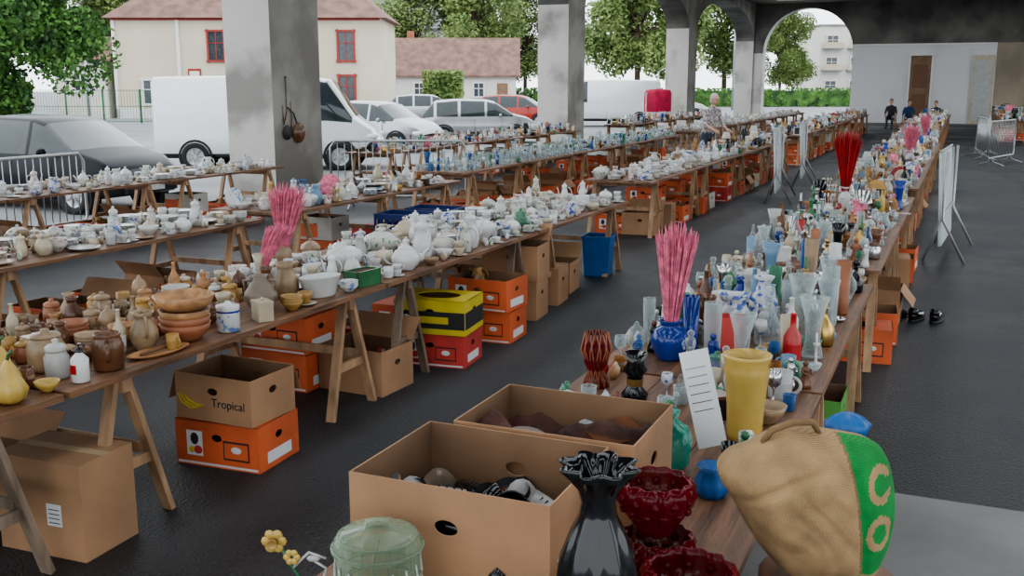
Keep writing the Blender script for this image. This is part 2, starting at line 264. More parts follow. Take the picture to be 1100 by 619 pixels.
TH_=make_templates(20); TL=make_templates(9)
CH=['white']*9+['cream']*3+['offw']*3+['floralw']*2+['delft']+['florgr']*2+['florbl']*2+['stone']
GL=['glass']*14+['glassg','glassa','glassb','white']
MX=['white']*5+['offw','offw','cream','cream','blue','ltblue','brown','brown','stone','taupe','terra','ochre','green','red','black','black','silver','silver','brass']+['glass']*6+['woodl','woodd','delft','floralw','florgr','florbl','pink','yellow','glassb','glassg','glassa']
BR=['brown','stone','brown','ochre','stone','taupe','cream','woodl','terra','offw','ochre']
themes={
 'china':(['plates','plates','plates','bowls','bowl','cup','cup','cup','cupstack','cupstack','teapot','coffeepot','pitcher','tureen','plate','mug','jar','tray','bowl','shakers','shakers'],CH),
 'glass':(['wineglass']*6+['tumbler']*6+['decanter','bowl','flare','bowl','cakestand','jar','tray'],GL),
 'mixed':(['vase','flare','bottle','candle','figurine','duck','frame','utensils','books','books','lamp','tin','tin','basket','mug','mug','jar','pitcher','wineglass','pan','bowl','bowl','plateonstand','decanter','clock','tray','cup','plates','tumbler','shakers','shakers','ashtray','ashtray','urn'],MX),
 'stone':(['jar','mug','mug','pitcher','bowl','bowls','vase','bottle','tin','cup','cup','jar','tumbler','shakers','urn','cupstack'],BR),
 'low':(['tumbler','bowl','cup','mug','duck','tray','jar','tin','figurine','bowl','wineglass','shakers','ashtray','ashtray'],MX+['glass']*10+['silver']*2),
 'tall':(['flare','vase','bottle','bottle','candle','tallglass','decanter','decanter','figurine','figurine','wineglass','wineglass','pitcher','jar','bowl','urn','urn','shakers','shakers','mug','tin','clock','ashtray'],['white']*4+['offw','offw','cream','delft','ltblue','blue','stone','brown','ochre','black','black','silver','silver','brass','red','green','terra','florbl','florgr','floralw','woodd']+['glass']*11+['glassb','glassg','glassa'])}
def fill(mb,x0,x1,y0,y1,theme,z=.752,hi=False,dens=130,excl=(),scr=(.68,1.05)):
    names,pal=themes[theme]; T=TH_ if hi else TL; pl=list(excl)
    for _ in range(int((x1-x0)*(y1-y0)*dens)):
        nm=random.choice(names); s=random.uniform(*scr); r=RAD[nm]*s*.9
        x=random.uniform(x0+r*.7,x1-r*.7); y=random.uniform(y0+r,y1-r)
        if any((x-a)**2+(y-b)**2<(r+c)**2 for a,b,c in pl): continue
        pl.append((x,y,r)); A=random.choice(pal); B=A if random.random()<.6 else random.choice(pal)
        if nm=='frame': A=random.choice(['woodd','brass','silver','white']); B=random.choice(['paper','ink','ltblue','cream'])
        if nm=='clock': B=random.choice(['woodd','brass','white']); A='paper'
        if nm=='basket': A='wicker'
        if nm=='candle' and A=='glass': A='silver'
        if nm=='bottle' and random.random()<.6: B='paper'
        mb.stamp(T[nm],TR(x,y,z,random.uniform(0,6.28) if nm not in('frame','plateonstand','clock') else random.uniform(-.5,.5),s,sz=s*random.uniform(.85,1.15)),{'A':A,'B':B})

# ------------------------------------------------------------ trestle tables
def table(x0,x1,y0,y1,mt='trestle',top='top',h=.75):
    mb=MB(); w=x1-x0; cx=(x0+x1)/2; cy=(y0+y1)/2; L=y1-y0
    nb=3
    for i in range(nb): mb.box((-w/2+w*(i+.5)/nb,0,h-.014),(w/nb-.004,L-.01,.028),top)
    k=max(2,round(L/1.5)+0)
    for i in range(k):
        y=-L/2+.35+(L-.7)*i/(k-1)
        mb.box((0,y,h-.063),(w*.94,.05,.07),mt)
        for sx in (-1,1):
            X=sx*w*.43
            for sy in (-1,1): mb.beam((X,y+sy*.035,h-.04),(X+sx*.02,y+sy*.24,0),.055,.03,mt)
            mb.box((X+sx*.012,y,.3),(.022,.33,.05),mt)
        mb.box((0,y+.13,.34),(w*.86,.02,.05),mt)
    return mb.obj('trestle_table',(cx,cy,0))
def row(x0,x1,y0,y1,L=2.6,mt='trestle'):
    k=max(1,round((y1-y0)/L)); d=(y1-y0)/k
    for i in range(k): table(x0,x1,y0+i*d,y0+(i+1)*d-.02,mt if i%2==0 else 'trestle')

# ------------------------------------------------------------ boxes
def panel(mb,O,U,V,w,h,hole,mt,t=.005,inn=None):
    O=Vector(O);U=Vector(U);V=Vector(V);Nn=U.cross(V)
    inn=inn or mt
    if not hole:
        vs=[O,O+U*w,O+U*w+V*h,O+V*h]; vs+= [p-Nn*t for p in vs]
        mb.add([tuple(p) for p in vs],[(0,1,2,3),(7,6,5,4),(0,4,5,1),(1,5,6,2),(2,6,7,3),(3,7,4,0)],[mt,inn,mt,mt,mt,mt]); return
    cx,cz,rx,rz=hole
    angs=sorted(set([2*pi*i/20 for i in range(20)]+[math.atan2(b-cz,a-cx)%(2*pi) for a in(0,w) for b in (0,h)]))
    out=[];ins=[]
    for a in angs:
        c,s_=math.cos(a),math.sin(a); ts=[]
        if c>1e-9: ts.append((w-cx)/c)
        if c<-1e-9: ts.append(-cx/c)
        if s_>1e-9: ts.append((h-cz)/s_)
        if s_<-1e-9: ts.append(-cz/s_)
        q=min(ts); out.append(O+U*(cx+c*q)+V*(cz+s_*q)); ins.append(O+U*(cx+c*rx)+V*(cz+s_*rz))
    n=len(angs); vs=out+ins+[p-Nn*t for p in out]+[p-Nn*t for p in ins]
    fs=[];ms=[]
    for i in range(n):
        j=(i+1)%n
        fs+=[(i,j,n+j,n+i),(2*n+j,2*n+i,3*n+i,3*n+j),(n+i,n+j,3*n+j,3*n+i),(j,i,2*n+i,2*n+j)]; ms+=[mt,inn,mt,mt]
    mb.add([tuple(p) for p in vs],fs,ms)
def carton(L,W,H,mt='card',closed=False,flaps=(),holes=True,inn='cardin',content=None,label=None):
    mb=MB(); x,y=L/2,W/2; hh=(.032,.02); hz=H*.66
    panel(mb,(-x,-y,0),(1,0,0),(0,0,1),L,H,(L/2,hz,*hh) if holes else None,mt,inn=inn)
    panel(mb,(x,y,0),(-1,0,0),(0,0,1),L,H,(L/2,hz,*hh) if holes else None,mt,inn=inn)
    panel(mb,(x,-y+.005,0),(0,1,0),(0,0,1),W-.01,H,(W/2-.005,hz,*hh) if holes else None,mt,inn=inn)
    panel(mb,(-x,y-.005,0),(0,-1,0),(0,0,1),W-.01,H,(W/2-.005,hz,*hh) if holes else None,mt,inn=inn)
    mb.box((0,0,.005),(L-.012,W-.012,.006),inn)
    if closed=='hole':
        panel(mb,(-x,-y,H),(1,0,0),(0,1,0),L,W,(L/2,W/2,L*.3,W*.28),mt,inn=inn)
    elif closed:
        mb.box((0,-y/2,H+.002),(L,y-.002,.005),mt); mb.box((0,y/2,H+.002),(L,y-.002,.005),mt); mb.box((0,0,H+.0055),(L+.004,.05,.001),'cardl')
    for f,a in flaps:
        fl=W*.45; c,s_=math.cos(a)*fl,math.sin(a)*fl
        if f=='f': p=[(-x,-y,H),(x,-y,H),(x,-y-c,H+s_),(-x,-y-c,H+s_)]
        if f=='b': p=[(-x,y,H),(x,y,H),(x,y+c,H+s_),(-x,y+c,H+s_)]
        if f=='l': p=[(-x,-y,H),(-x,y,H),(-x-c,y,H+s_),(-x-c,-y,H+s_)]
        if f=='r': p=[(x,-y,H),(x,y,H),(x+c,y,H+s_),(x+c,-y,H+s_)]
        q=[(a_[0],a_[1],a_[2]+.004) for a_ in p]
        mb.add(p+q,[(0,1,2,3),(7,6,5,4),(0,4,5,1),(1,5,6,2),(2,6,7,3),(3,7,4,0)],mt)
    e=.0012
    if label=='fruit':
        for s_ in(-1,1):
            mb.box((-.14*s_,(-y-e)*s_,H*.5),(.1,.001,H*.55),'paper'); mb.ball((-.14*s_,(-y-e)*s_,H*.6),(.028,.0025,.035),'ink',10); mb.ball((-.12*s_,(-y-e)*s_,H*.36),(.03,.0025,.025),'cardr',10); mb.ball((-.16*s_,(-y-e)*s_,H*.35),(.02,.0025,.02),'cardy',8)
            mb.box((.12*s_,(-y-e)*s_,H*.42),(.16,.001,H*.42),'ink'); mb.box((.12*s_,(-y-e*1.8)*s_,H*.42),(.145,.001,H*.34),mt); mb.ball((.12*s_,(-y-e*2)*s_,H*.45),(.035,.002,.02),'paper',10)
        mb.box((x+e,0,H*.25),(.001,W*.6,H*.25),'paper')
        mb.box((0,-y-e,.015),(L*.96,.001,.012),'paper')
    if label=='black':
        mb.box((0,-y-e,H*.42),(L*.98,.001,H*.5),'ink'); mb.box((x+e,0,H*.42),(.001,W*.98,H*.5),'ink'); mb.box((.02,-y-e*2,H*.42),(L*.45,.001,H*.2),mt); mb.ball((-.18,-y-e*2,H*.42),(.035,.002,.035),'paper',10)
    if label=='white':
        mb.box((.08,-y-e,H*.45),(.08,.001,.1),'paper')
        for i in range(4): mb.box((.08,-y-e*2,H*.45-.035+i*.02),(.06,.001,.004),'ink')
    if label=='banana':
        mb.box((-.1,-y-e,H*.4),(.26,.001,H*.6),'cardo' if mt!='cardo' else 'paper')
    if content:
        for i in range(content[1]):
            nm=random.choice(['vase','bowl','jar','mug','duck','pitcher']); A=random.choice(content[0])
            mb.stamp(TL[nm],TR(random.uniform(-x*.55,x*.55),random.uniform(-y*.45,y*.45),random.uniform(.03,H*.45),random.uniform(0,6),.9,random.uniform(-.9,.9)),{'A':A,'B':A})
    return mb
BOXM={
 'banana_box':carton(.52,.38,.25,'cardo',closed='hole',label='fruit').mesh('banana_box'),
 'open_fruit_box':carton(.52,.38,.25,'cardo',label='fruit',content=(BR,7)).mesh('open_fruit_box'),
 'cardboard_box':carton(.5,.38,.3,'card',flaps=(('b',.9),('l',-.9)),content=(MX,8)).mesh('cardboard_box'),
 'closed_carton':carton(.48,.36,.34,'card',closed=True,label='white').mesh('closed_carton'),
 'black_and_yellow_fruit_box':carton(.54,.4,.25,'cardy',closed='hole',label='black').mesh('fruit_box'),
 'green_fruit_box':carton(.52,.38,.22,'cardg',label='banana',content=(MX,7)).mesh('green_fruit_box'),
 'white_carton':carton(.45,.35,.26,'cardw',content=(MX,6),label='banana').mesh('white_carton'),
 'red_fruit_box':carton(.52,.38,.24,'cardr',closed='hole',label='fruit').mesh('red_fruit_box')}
BH={'banana_box':.251,'open_fruit_box':.251,'cardboard_box':.301,'closed_carton':.347,'black_and_yellow_fruit_box':.251,'green_fruit_box':.221,'white_carton':.261,'red_fruit_box':.241}
def bx(kind,x,y,z=0,rz=0): return put(BOXM[kind],kind,(x,y,z),rz)
def under(x0,x1,y0,y1,p=.8):
    y=y0+.35
    while y<y1-.25:
        for X in ([x1-.28,x0+.3] if x1-x0>.85 else [x1-.28]):
            if random.random()<p:
                k=random.choice(['banana_box']*4+['open_fruit_box']*4+['cardboard_box']*3+['closed_carton','white_carton','red_fruit_box','closed_carton','green_fruit_box' if random.random()<.4 else 'cardboard_box'])
                r=pi/2*random.choice([0,2])+random.uniform(-.1,.1)
                bx(k,X,y,0,r)
                if k in('banana_box','red_fruit_box') and random.random()<.6: bx(random.choice(['open_fruit_box','banana_box','white_carton']),X,y,BH[k]+.001,r+random.uniform(-.05,.05))
        y+=random.uniform(.5,.75)

# ------------------------------------------------------------ room shell
mb=MB(); mb.box((-1.2,26,-.05),(21.4,66,.1),'asph'); mb.obj('floor')
mb=MB(); mb.box((3.55,.6,.003),(9.7,9.1,.012),'slab'); mb.obj('concrete_apron')
mb=MB(); mb.box((-40,70,-.12),(400,400,.1),'lot'); mb.obj('parking_lot_ground')
YP=[-13.9+.2,.3,14.7,29.1,43.5,57.9]; PT=1.45
def arcade(name,x0,x1):
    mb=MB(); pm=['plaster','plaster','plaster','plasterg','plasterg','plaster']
    for i,y in enumerate(YP):
        if i==0: continue
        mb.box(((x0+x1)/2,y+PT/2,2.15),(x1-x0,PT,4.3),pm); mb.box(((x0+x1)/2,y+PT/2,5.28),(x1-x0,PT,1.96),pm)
    for a,b in zip(YP[1:],YP[2:]):
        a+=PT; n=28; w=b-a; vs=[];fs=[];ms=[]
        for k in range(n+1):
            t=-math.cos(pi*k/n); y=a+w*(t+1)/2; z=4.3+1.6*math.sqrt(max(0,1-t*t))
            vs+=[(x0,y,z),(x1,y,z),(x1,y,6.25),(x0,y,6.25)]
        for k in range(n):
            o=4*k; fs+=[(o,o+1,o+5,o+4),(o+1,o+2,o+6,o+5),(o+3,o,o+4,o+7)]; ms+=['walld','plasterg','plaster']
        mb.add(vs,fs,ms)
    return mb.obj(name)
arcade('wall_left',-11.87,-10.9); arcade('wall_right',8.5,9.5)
mb=MB(); n=24; vs=[];fs=[];ms=[]
xa,xb=-10.4,-5.7; cx=(xa+xb)/2; r=(xb-xa)/2
for k in range(n+1):
    t=-math.cos(pi*k/n); x=cx+r*t; z=3.65+r*math.sqrt(max(0,1-t*t)); vs+=[(x,58,z),(x,58.9,z),(x,58.9,6.25),(x,58,6.25)]
for k in range(n):
    o=4*k; fs+=[(o,o+1,o+5,o+4),(o+1,o+2,o+6,o+5),(o+3,o,o+4,o+7)]; ms+=['plaster','wallw','walld']
mb.add(vs,fs,ms)
mb.box((-10.65,58.45,1.83),(.5,.9,3.65),'plaster'); mb.box((-10.65,58.45,4.95),(.5,.9,2.6),'walld')
mb.box(((xb+9.5)/2,58.45,5.15),(9.5-xb,.9,2.2),'walld'); mb.box(((xb+1.2)/2,58.42,2.03),(1.2-xb,.96,4.06),'wallw'); mb.box(((1.2+9.5)/2,58.45,2.03),(8.3,.9,4.06),'wallb')
mb.box(((xb+1.2)/2,57.93,4.02),(1.2-xb,.06,.08),'trimw')
mb.obj('wall_back')
mb=MB(); mb.box((0,0,1.72),(1.0,.06,3.44),'doorw'); 
for zz in(.9,2.4): mb.box((0,-.035,zz),(.7,.02,1.2),'woodd')
mb.box((-.54,-.02,1.75),(.08,.1,3.5),'trimw'); mb.box((.54,-.02,1.75),(.08,.1,3.5),'trimw'); mb.box((0,-.02,3.49),(1.16,.1,.08),'trimw'); mb.ball((.4,-.06,1.05),.03,'brass',8); mb.obj('door_1',(-2.3,57.9,0))
mb=MB(); mb.box((0,0,1.72),(1.05,.06,3.44),'cream'); mb.box((0,-.035,1.7),(.8,.02,3.0),'offw'); mb.ball((-.4,-.06,1.05),.03,'brass',8); mb.obj('door_2',(.63,57.9,0))
mb=MB()
xs=[(-12,-9.4),(-7.6,-5.2),(-3.4,-1.2),(.6,3.0),(4.8,9.6)]  # gaps between strips are invented skylights, added to brighten the hall from above
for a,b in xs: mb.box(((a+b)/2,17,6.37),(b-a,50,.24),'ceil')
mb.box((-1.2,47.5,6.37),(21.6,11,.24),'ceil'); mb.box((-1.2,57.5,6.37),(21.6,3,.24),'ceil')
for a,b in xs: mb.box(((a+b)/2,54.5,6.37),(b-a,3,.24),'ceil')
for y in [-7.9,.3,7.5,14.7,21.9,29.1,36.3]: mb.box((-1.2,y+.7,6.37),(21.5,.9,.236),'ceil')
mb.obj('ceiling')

# ------------------------------------------------------------ rows of tables
T1=(-4.45,-3.3)
row(*T1,.4,10.75,2.6,'trestled')
row(-7.0,-6.0,1.5,7.9); row(-7.0,-6.05,8.3,12.2)
row(-10.5,-9.6,3.0,13.2)
row(-4.6,-3.65,12.9,24.5); row(-7.5,-6.5,13.2,25.5); row(-10.6,-9.7,16.4,27)
row(-4.7,-3.7,26.2,46); row(-7.6,-6.6,27.5,48); row(-10.4,-9.6,31,42)
row(-1.45,-.45,1.65,6.8,2.6); row(-1.45,-.45,7.3,12.4); row(-1.5,-.45,13.4,24); row(-1.6,-.55,25.5,47)
row(1.1,2.0,40,55)
def clut(name,rects):
    mb=MB()
    for r in rects: fill(mb,*r[:4],r[4],hi=len(r)>5 and r[5],dens=r[6] if len(r)>6 else 130,excl=r[7] if len(r)>7 else (),scr=r[8] if len(r)>8 else (.68,1.05))
    return mb.obj(name)
pots=[(-3.44,6.05,'teapot',1.15,.6,'white'),(-3.5,6.4,'coffeepot',1.2,2.6,'white'),(-3.8,5.85,'tureen',1.15,1.,'white'),(-3.52,6.75,'teapot',1.0,3.,'floralw'),(-3.45,7.1,'coffeepot',1.1,1.,'white'),(-3.9,6.5,'tureen',1.2,.2,'florgr'),(-3.55,7.5,'tureen',1.1,.5,'white'),(-4.1,7.2,'teapot',1.1,.5,'cream'),(-3.85,7.0,'pitcher',1.2,2.5,'white'),(-3.5,8.2,'jar',1.1,.5,'glassg')]
e1=[(-3.4,2.79,.09),(-3.53,2.86,.09),(-3.5,2.66,.09),(-3.4,2.97,.06),(-3.38,3.13,.05),(-3.41,3.31,.08),(-3.65,3.21,.09),(-3.5,3.66,.08),(-3.47,3.9,.15),(-3.42,3.55,.1),(-3.42,4.15,.08),(-3.62,4.93,.1),(-3.5,4.55,.09),(-3.45,5.05,.14),(-3.4,5.45,.1),(-3.6,4.7,.08),(-3.55,4.35,.06),(-4.2,5.7,.06),(-4.0,5.25,.06)]+[(p[0],p[1],RAD[p[2]]*p[3]*.9) for p in pots]
clut('assorted_stoneware',[(-4.4,-3.33,1.0,4.0,'stone',True,330,e1,(.62,.95)),(-4.4,-3.33,4.0,5.1,'stone',True,160,e1,(.62,.95)),(-4.4,-3.33,4.0,5.1,'glass',True,90,[(-3.48,3.9,.15)]+e1,(.5,.6))][:2])
clut('assorted_porcelain',[(-4.4,-3.33,5.1,10.7,'china',True,440,e1,(.62,.95))])
clut('assorted_dinnerware',[(-6.95,-6.03,1.6,7.85,'china',False,200),(-6.95,-6.1,8.35,12.1,'china',False,120),(-6.95,-6.1,8.35,12.1,'mixed',False,30)])
clut('stacked_crockery',[(-10.45,-9.63,3.1,9.5,'china',False,120),(-10.45,-9.63,9.5,13.1,'china',False,120)])
clut('assorted_bric_a_brac',[(-4.55,-3.7,12.95,18.5,'china',False,170),(-4.55,-3.7,18.5,24.4,'mixed',False,170)])
clut('assorted_glassware',[(-7.45,-6.55,13.3,25.4,'glass',False,220,(),(.6,.9))])
clut('assorted_tableware',[(-10.55,-9.75,16.5,26.9,'mixed',False,110)])
clut('assorted_household_goods',[(-4.65,-3.75,26.3,45.9,'mixed',False,110),(-7.55,-6.65,27.6,47.9,'china',False,90),(-10.35,-9.65,31.1,41.9,'mixed',False,90)])
gv=[(-.68,5.2,'flare','glass',1.15),(-.58,5.5,'tallglass','glass',1.05),(-.8,4.95,'decanter','glass',1.1),(-.97,4.98,'pitcher','delft',1.2),(-1.12,5.2,'bottle','glass',.95),(-.57,4.8,'flare','glass',1.05),(-.88,5.25,'vase','delft',1.2),(-.62,5.9,'flare','glass',1.1),(-1.05,5.55,'vase','blue',.9),(-.83,4.45,'flare','glass',.95)]
e4=[(-1.17,4.5,.1),(-1.34,3.95,.09),(-1.14,3.85,.07),(-.64,3.55,.1),(-.62,4.08,.07),(-.86,3.12,.13),(-.68,2.98,.1),(-.74,3.36,.1),(-.95,4.7,.12),(-1.05,10.8,.06),(-1.14,4.25,.12),(-1.12,4.05,.08)]+[(g[0],g[1],RAD[g[2]]*g[4]*.85) for g in gv]
clut('assorted_vases',[(-1.42,-.5,3.05,4.45,'low',True,260,e4,(.6,.9)),(-1.42,-.5,4.45,6.75,'tall',True,520,e4,(.62,1.0))])
clut('assorted_ornaments',[(-1.42,-.5,7.35,9.6,'tall',True,350,e4,(.62,1.0)),(-1.42,-.5,9.6,12.35,'mixed',True,300,e4,(.65,1.0))])
clut('assorted_knick_knacks',[(-1.45,-.5,13.45,23.9,'mixed',False,190),(-1.55,-.6,25.6,46.9,'mixed',False,110),(1.15,1.95,40.1,54.9,'mixed',False,110,(),(.8,1.6))])
# under-table boxes
bx('banana_box',-3.5,4.28,0,.06)
m=carton(.5,.37,.25,'card',flaps=(('b',-1.2),('l',-1.25)),content=(['black','brown'],4)); 
o=m.obj('tropical_fruit_carton',(-3.5,4.28,.252),-.02)
for k,(dx,dz) in enumerate([(0,0),(.02,.01),(.04,.022)]):
    c=MB(); c.tube([(-.235+dx*.6,-.1865,.13+dz),(-.205+dx,-.1865,.085+dz),(-.15+dx,-.1865,.062+dz),(-.1+dx,-.1865,.065+dz)],[.002,.006,.006,.002],'cardy',6); c.obj('printed_banana_%d'%k,parent=o)
tc=bpy.data.curves.new('lettering','FONT'); tc.body='Tropical'; tc.size=.066; tc.extrude=.0005; tc.materials.append(MAT['ink'])
to=bpy.data.objects.new('lettering',tc); bpy.context.scene.collection.objects.link(to); to.parent=o; to.location=(-.01,-.1862,.085); to.rotation_euler=(pi/2,0,0)
cb=carton(.47,.32,.43,'card',closed=True,holes=False,label='white').obj('cardboard_box',(-3.52,3.13,0),.05)
bx('cardboard_box',-3.57,5.72,0,-.05); bx('banana_box',-4.1,5.6,0,0); bx('banana_box',-4.1,5.6,.252,0)
bx('red_fruit_box',-3.42,6.5,0,.1); bx('black_and_yellow_fruit_box',-3.42,6.5,.242,.12)
bx('banana_box',-3.4,7.3,0,.05); bx('open_fruit_box',-3.4,7.3,.252,-.05); bx('red_fruit_box',-4.05,6.4,0,0); bx('banana_box',-4.05,7.2,0,0)
bx('closed_carton',-3.5,8.1,0,.1); bx('cardboard_box',-3.5,8.1,.348,.1); bx('closed_carton',-3.55,8.75,0,.1); bx('cardboard_box',-4.1,8.9,0,.1)
bx('cardboard_box',-3.65,9.3,0,.1); bx('cardboard_box',-4.15,3.2,0,0)
under(-7,-6,1.6,7.8,.9); under(-7,-6.05,8.4,12.1,.6); under(-10.5,-9.6,3.2,13,.5)
under(-4.6,-3.65,13.1,24.3,.85); under(-7.5,-6.5,13.4,25.3,.7); under(-10.6,-9.7,16.6,26.9,.5)
under(-1.45,-.5,5.0,6.7,.5); under(-1.45,-.35,7.5,12.2,.9); under(-1.5,-.5,13.6,23.8,.9); under(-4.7,-3.7,26.4,45.8,.8); under(-1.6,-.6,25.7,46.8,.7); under(1.1,2.0,40.3,54.8,.8)
mb=MB(); mb.lathe([(0,0),(.17,0),(.175,.01),(.21,.41),(.225,.41),(.225,.43),(.205,.43),(.17,.015),(0,.015)],4,'plblue',TR(0,0,0,pi/4),smooth=False); mb.obj('blue_plastic_bin',(-3.47,10.25,0),.1)
def crate():
    mb=MB(); L,W,H=.58,.4,.3
    for sx in(-1,1):
        mb.box((sx*L/2,0,.02),(.012,W,.04),'plnavy'); mb.box((sx*L/2,0,H-.03),(.016,W,.06),'plnavy'); mb.box((sx*L/2,0,H*.5),(.012,W,.03),'plnavy')
        for i in range(6): mb.box((sx*L/2,-W/2+W*i/5,H/2),(.012,.025,H),'plnavy')
        mb.box((0,sx*W/2,.02),(L,.012,.04),'plnavy'); mb.box((0,sx*W/2,H-.03),(L,.016,.06),'plnavy'); mb.box((0,sx*W/2,H*.5),(L,.012,.03),'plnavy')
        for i in range(9): mb.box((-L/2+L*i/8,sx*W/2,H/2),(.025,.012,H),'plnavy')
    mb.box((0,0,.006),(L,W,.01),'plnavy'); return mb.mesh('plastic_crate')
cm=crate()
for x,y,z in [(-5.6,9.9,0),(-5.6,9.9,.301),(-5.55,10.5,0),(-5.55,10.5,.301)]: put(cm,'plastic_crate',(x,y,z),.05)

# ------------------------------------------------------------ hero items on left table
def item(name,tpl,x,y,A,B=None,s=1.,rz=0,z=.752,sz=None):
    m=MB(); m.stamp(TH_[tpl],TR(0,0,0,rz,s,sz=sz),{'A':A,'B':B or A}); return m.obj(name,(x,y,z))
NM={'teapot':'teapot','coffeepot':'coffee_pot','tureen':'soup_tureen','pitcher':'milk_jug','jar':'lidded_jar','flare':'flared_glass_vase','tallglass':'cylinder_glass_vase','decanter':'glass_decanter','bottle':'glass_bottle','vase':'ceramic_vase'}
for x,y,t,s,r,c in pots: item(NM[t],t,x,y,c,s=s,rz=r)
for x,y,t,c,s in gv: item(NM[t],t,x,y,c,s=s,rz=x*9)
def gourd(x,y,s):
    mb=MB(); mb.lathe([(0,0),(.04,0),(.08,.03),(.095,.08),(.07,.13),(.05,.16),(.04,.2),(.02,.235),(.008,.25),(0,.25)],30,'yellow',TR(0,0,0,0,s),wob=lambda a,k,z:1+.05*math.cos(8*a)); mb.tube([(0,0,.24*s),(.01,0,.28*s),(.03,0,.3*s)],.007,'green',6)
    mb.obj('yellow_ceramic_gourd',(x,y,.752))
gourd(-3.4,2.79,.72); gourd(-3.55,2.88,.8); gourd(-3.53,2.66,.8)
item('yellow_bowl','bowl',-3.4,2.97,'yellow',s=.58)
mb=MB(); mb.lathe([(0,0),(.035,0),(.038,.005),(.038,.1),(.02,.12),(.014,.125),(.014,.135),(0,.135)],20,'white'); mb.lathe([(.016,.13),(.016,.145),(.005,.15),(.005,.165),(0,.165)],12,'black'); mb.tube([(0,0,.165),(.03,0,.165),(.035,0,.158)],.005,'black',6); mb.box((0,-.038,.06),(.03,.004,.04),'red'); mb.obj('soap_dispenser',(-3.38,3.13,.752))
mb=MB(); mb.lathe([(0,0),(.06,0),(.066,.01),(.07,.1),(.06,.14),(.055,.15),(.06,.16),(.055,.165),(.05,.15),(0,.1)],24,'brown'); mb.tube([(.065*math.cos(-.8),.065*math.sin(-.8),.05),(.11*math.cos(-.8),.11*math.sin(-.8),.07),(.11*math.cos(-.8),.11*math.sin(-.8),.11),(.06*math.cos(-.8),.06*math.sin(-.8),.14)],.009,'brown',8); mb.obj('stoneware_mug',(-3.42,3.33,.752))
mb=MB(); mb.lathe([(0,0),(.07,0),(.08,.02),(.085,.1),(.065,.14),(.06,.15),(.065,.155)],24,'stone'); mb.lathe([(.066,.155),(.06,.165),(.02,.17),(.018,.185),(0,.19)],24,'stone'); mb.obj('stoneware_crock',(-3.66,3.21,.752))
item('earthenware_jug','pitcher',-3.52,3.66,'stone',s=.95,rz=2.5)
mb=MB(); 
for i in range(3): mb.lathe([(0,.0+i*.035),(.07,.0+i*.035),(.08,.01+i*.035),(.115,.05+i*.035),(.125,.085+i*.035),(.118,.085+i*.035),(.1,.05+i*.035),(0,.02+i*.035)],30,'terra' if i<2 else 'woodl')
mb.lathe([(0,.15),(.09,.15),(.13,.18),(.15,.225),(.143,.228),(.12,.19),(.08,.165),(0,.162)],30,'woodl'); mb.obj('wooden_salad_bowls',(-3.48,3.9,.752))
mb=MB(); mb.lathe([(0,0),(.055,0),(.058,.005),(.058,.12),(.055,.125)],24,'florbl'); mb.lathe([(.0585,.1),(.0588,.11)],24,'blue'); mb.lathe([(.06,.12),(.06,.135),(.02,.14),(.012,.155),(0,.158)],24,'white'); mb.obj('enamel_canister',(-3.4,4.13,.752))
mb=MB(); mb.lathe([(0,.002),(.13,.002),(.17,.018),(.165,.02),(.12,.008),(0,.008)],24,'woodl',TR(0,0,0,1.1),sy=.4); mb.tube([(-.04,-.1,.02),(.0,0,.025),(.03,.1,.022)],.008,'woodd',6); mb.obj('wooden_serving_dish',(-3.4,3.62,.752),.3)
item('beige_jug','pitcher',-3.62,4.93,'stone',s=1.1,rz=.5)
mb=MB(); mb.lathe([(0,0),(.05,0),(.055,.01),(.09,.07),(.09,.11),(.05,.17),(.035,.19),(.045,.21),(.04,.21),(.025,.19)],26,'taupe')
for a in(.5,3.6): mb.tube([(.04*math.cos(a),.04*math.sin(a),.18),(.09*math.cos(a),.09*math.sin(a),.18),(.085*math.cos(a),.085*math.sin(a),.12)],.008,'taupe',7)
mb.obj('pottery_amphora',(-3.52,4.56,.752))
item('wicker_covered_pot','vase',-3.6,4.72,'brown',s=.95)
mb=MB(); mb.lathe([(0,0),(.09,0),(.1,.01),(.135,.12),(.14,.125),(.13,.125),(.095,.02),(0,.02)],48,'white',sy=.62,wob=lambda a,k,z:1+.02*math.cos(24*a)); mb.obj('white_ceramic_planter',(-3.46,5.05,.752),1.2)
mb=MB(); 
for sx,sy,dx,dy in [(0,1,.22,.008),(0,-1,.22,.008),(1,0,.008,.12),(-1,0,.008,.12)]: mb.box((sx*.106,sy*.056,.05),(dx,dy,.1),'green')
mb.box((0,0,.01),(.21,.11,.01),'green'); mb.box((0,0,.085),(.2,.1,.01),'cloth'); mb.obj('green_planter_box',(-3.42,5.46,.752),1.4)
# reed bundles
def reeds(name,loc,vase,vm,col,n=110,h=.6,spread=.13,tilt=(0,0),vs=1.,z0=None):
    mb=MB(); 
    if vase: mb.stamp(TH_[vase],TR(0,0,0,0,vs),{'A':vm,'B':vm})
    z0=.06*vs if z0 is None else z0; zt=z0+h
    for i in range(n):
        a=random.uniform(0,2*pi); q=math.sqrt(random.random()); zz=zt-h*random.uniform(0,.14)-.1*h*q
        b=(.018*q*math.cos(a),.018*q*math.sin(a)); e=(spread*q*math.cos(a)+tilt[0],spread*q*math.sin(a)*.8+tilt[1])
        def P(t): 
            k=t*t*.35+t*.65; return (b[0]*(1-k)+e[0]*k,b[1]*(1-k)+e[1]*k,z0+(zz-z0)*t)
        mb.tube([P(t) for t in (0,.4,.52,.7,.94,1)],[.002,.002,.0038,.0044,.004,.0015],col,4,smooth=False)
    return mb.obj(name,loc)
o=reeds('pink_dried_reeds_in_blue_vase',(-1.17,4.5,.752),None,'blue','pink',150,.6,.1,(.02,0),1,.06)
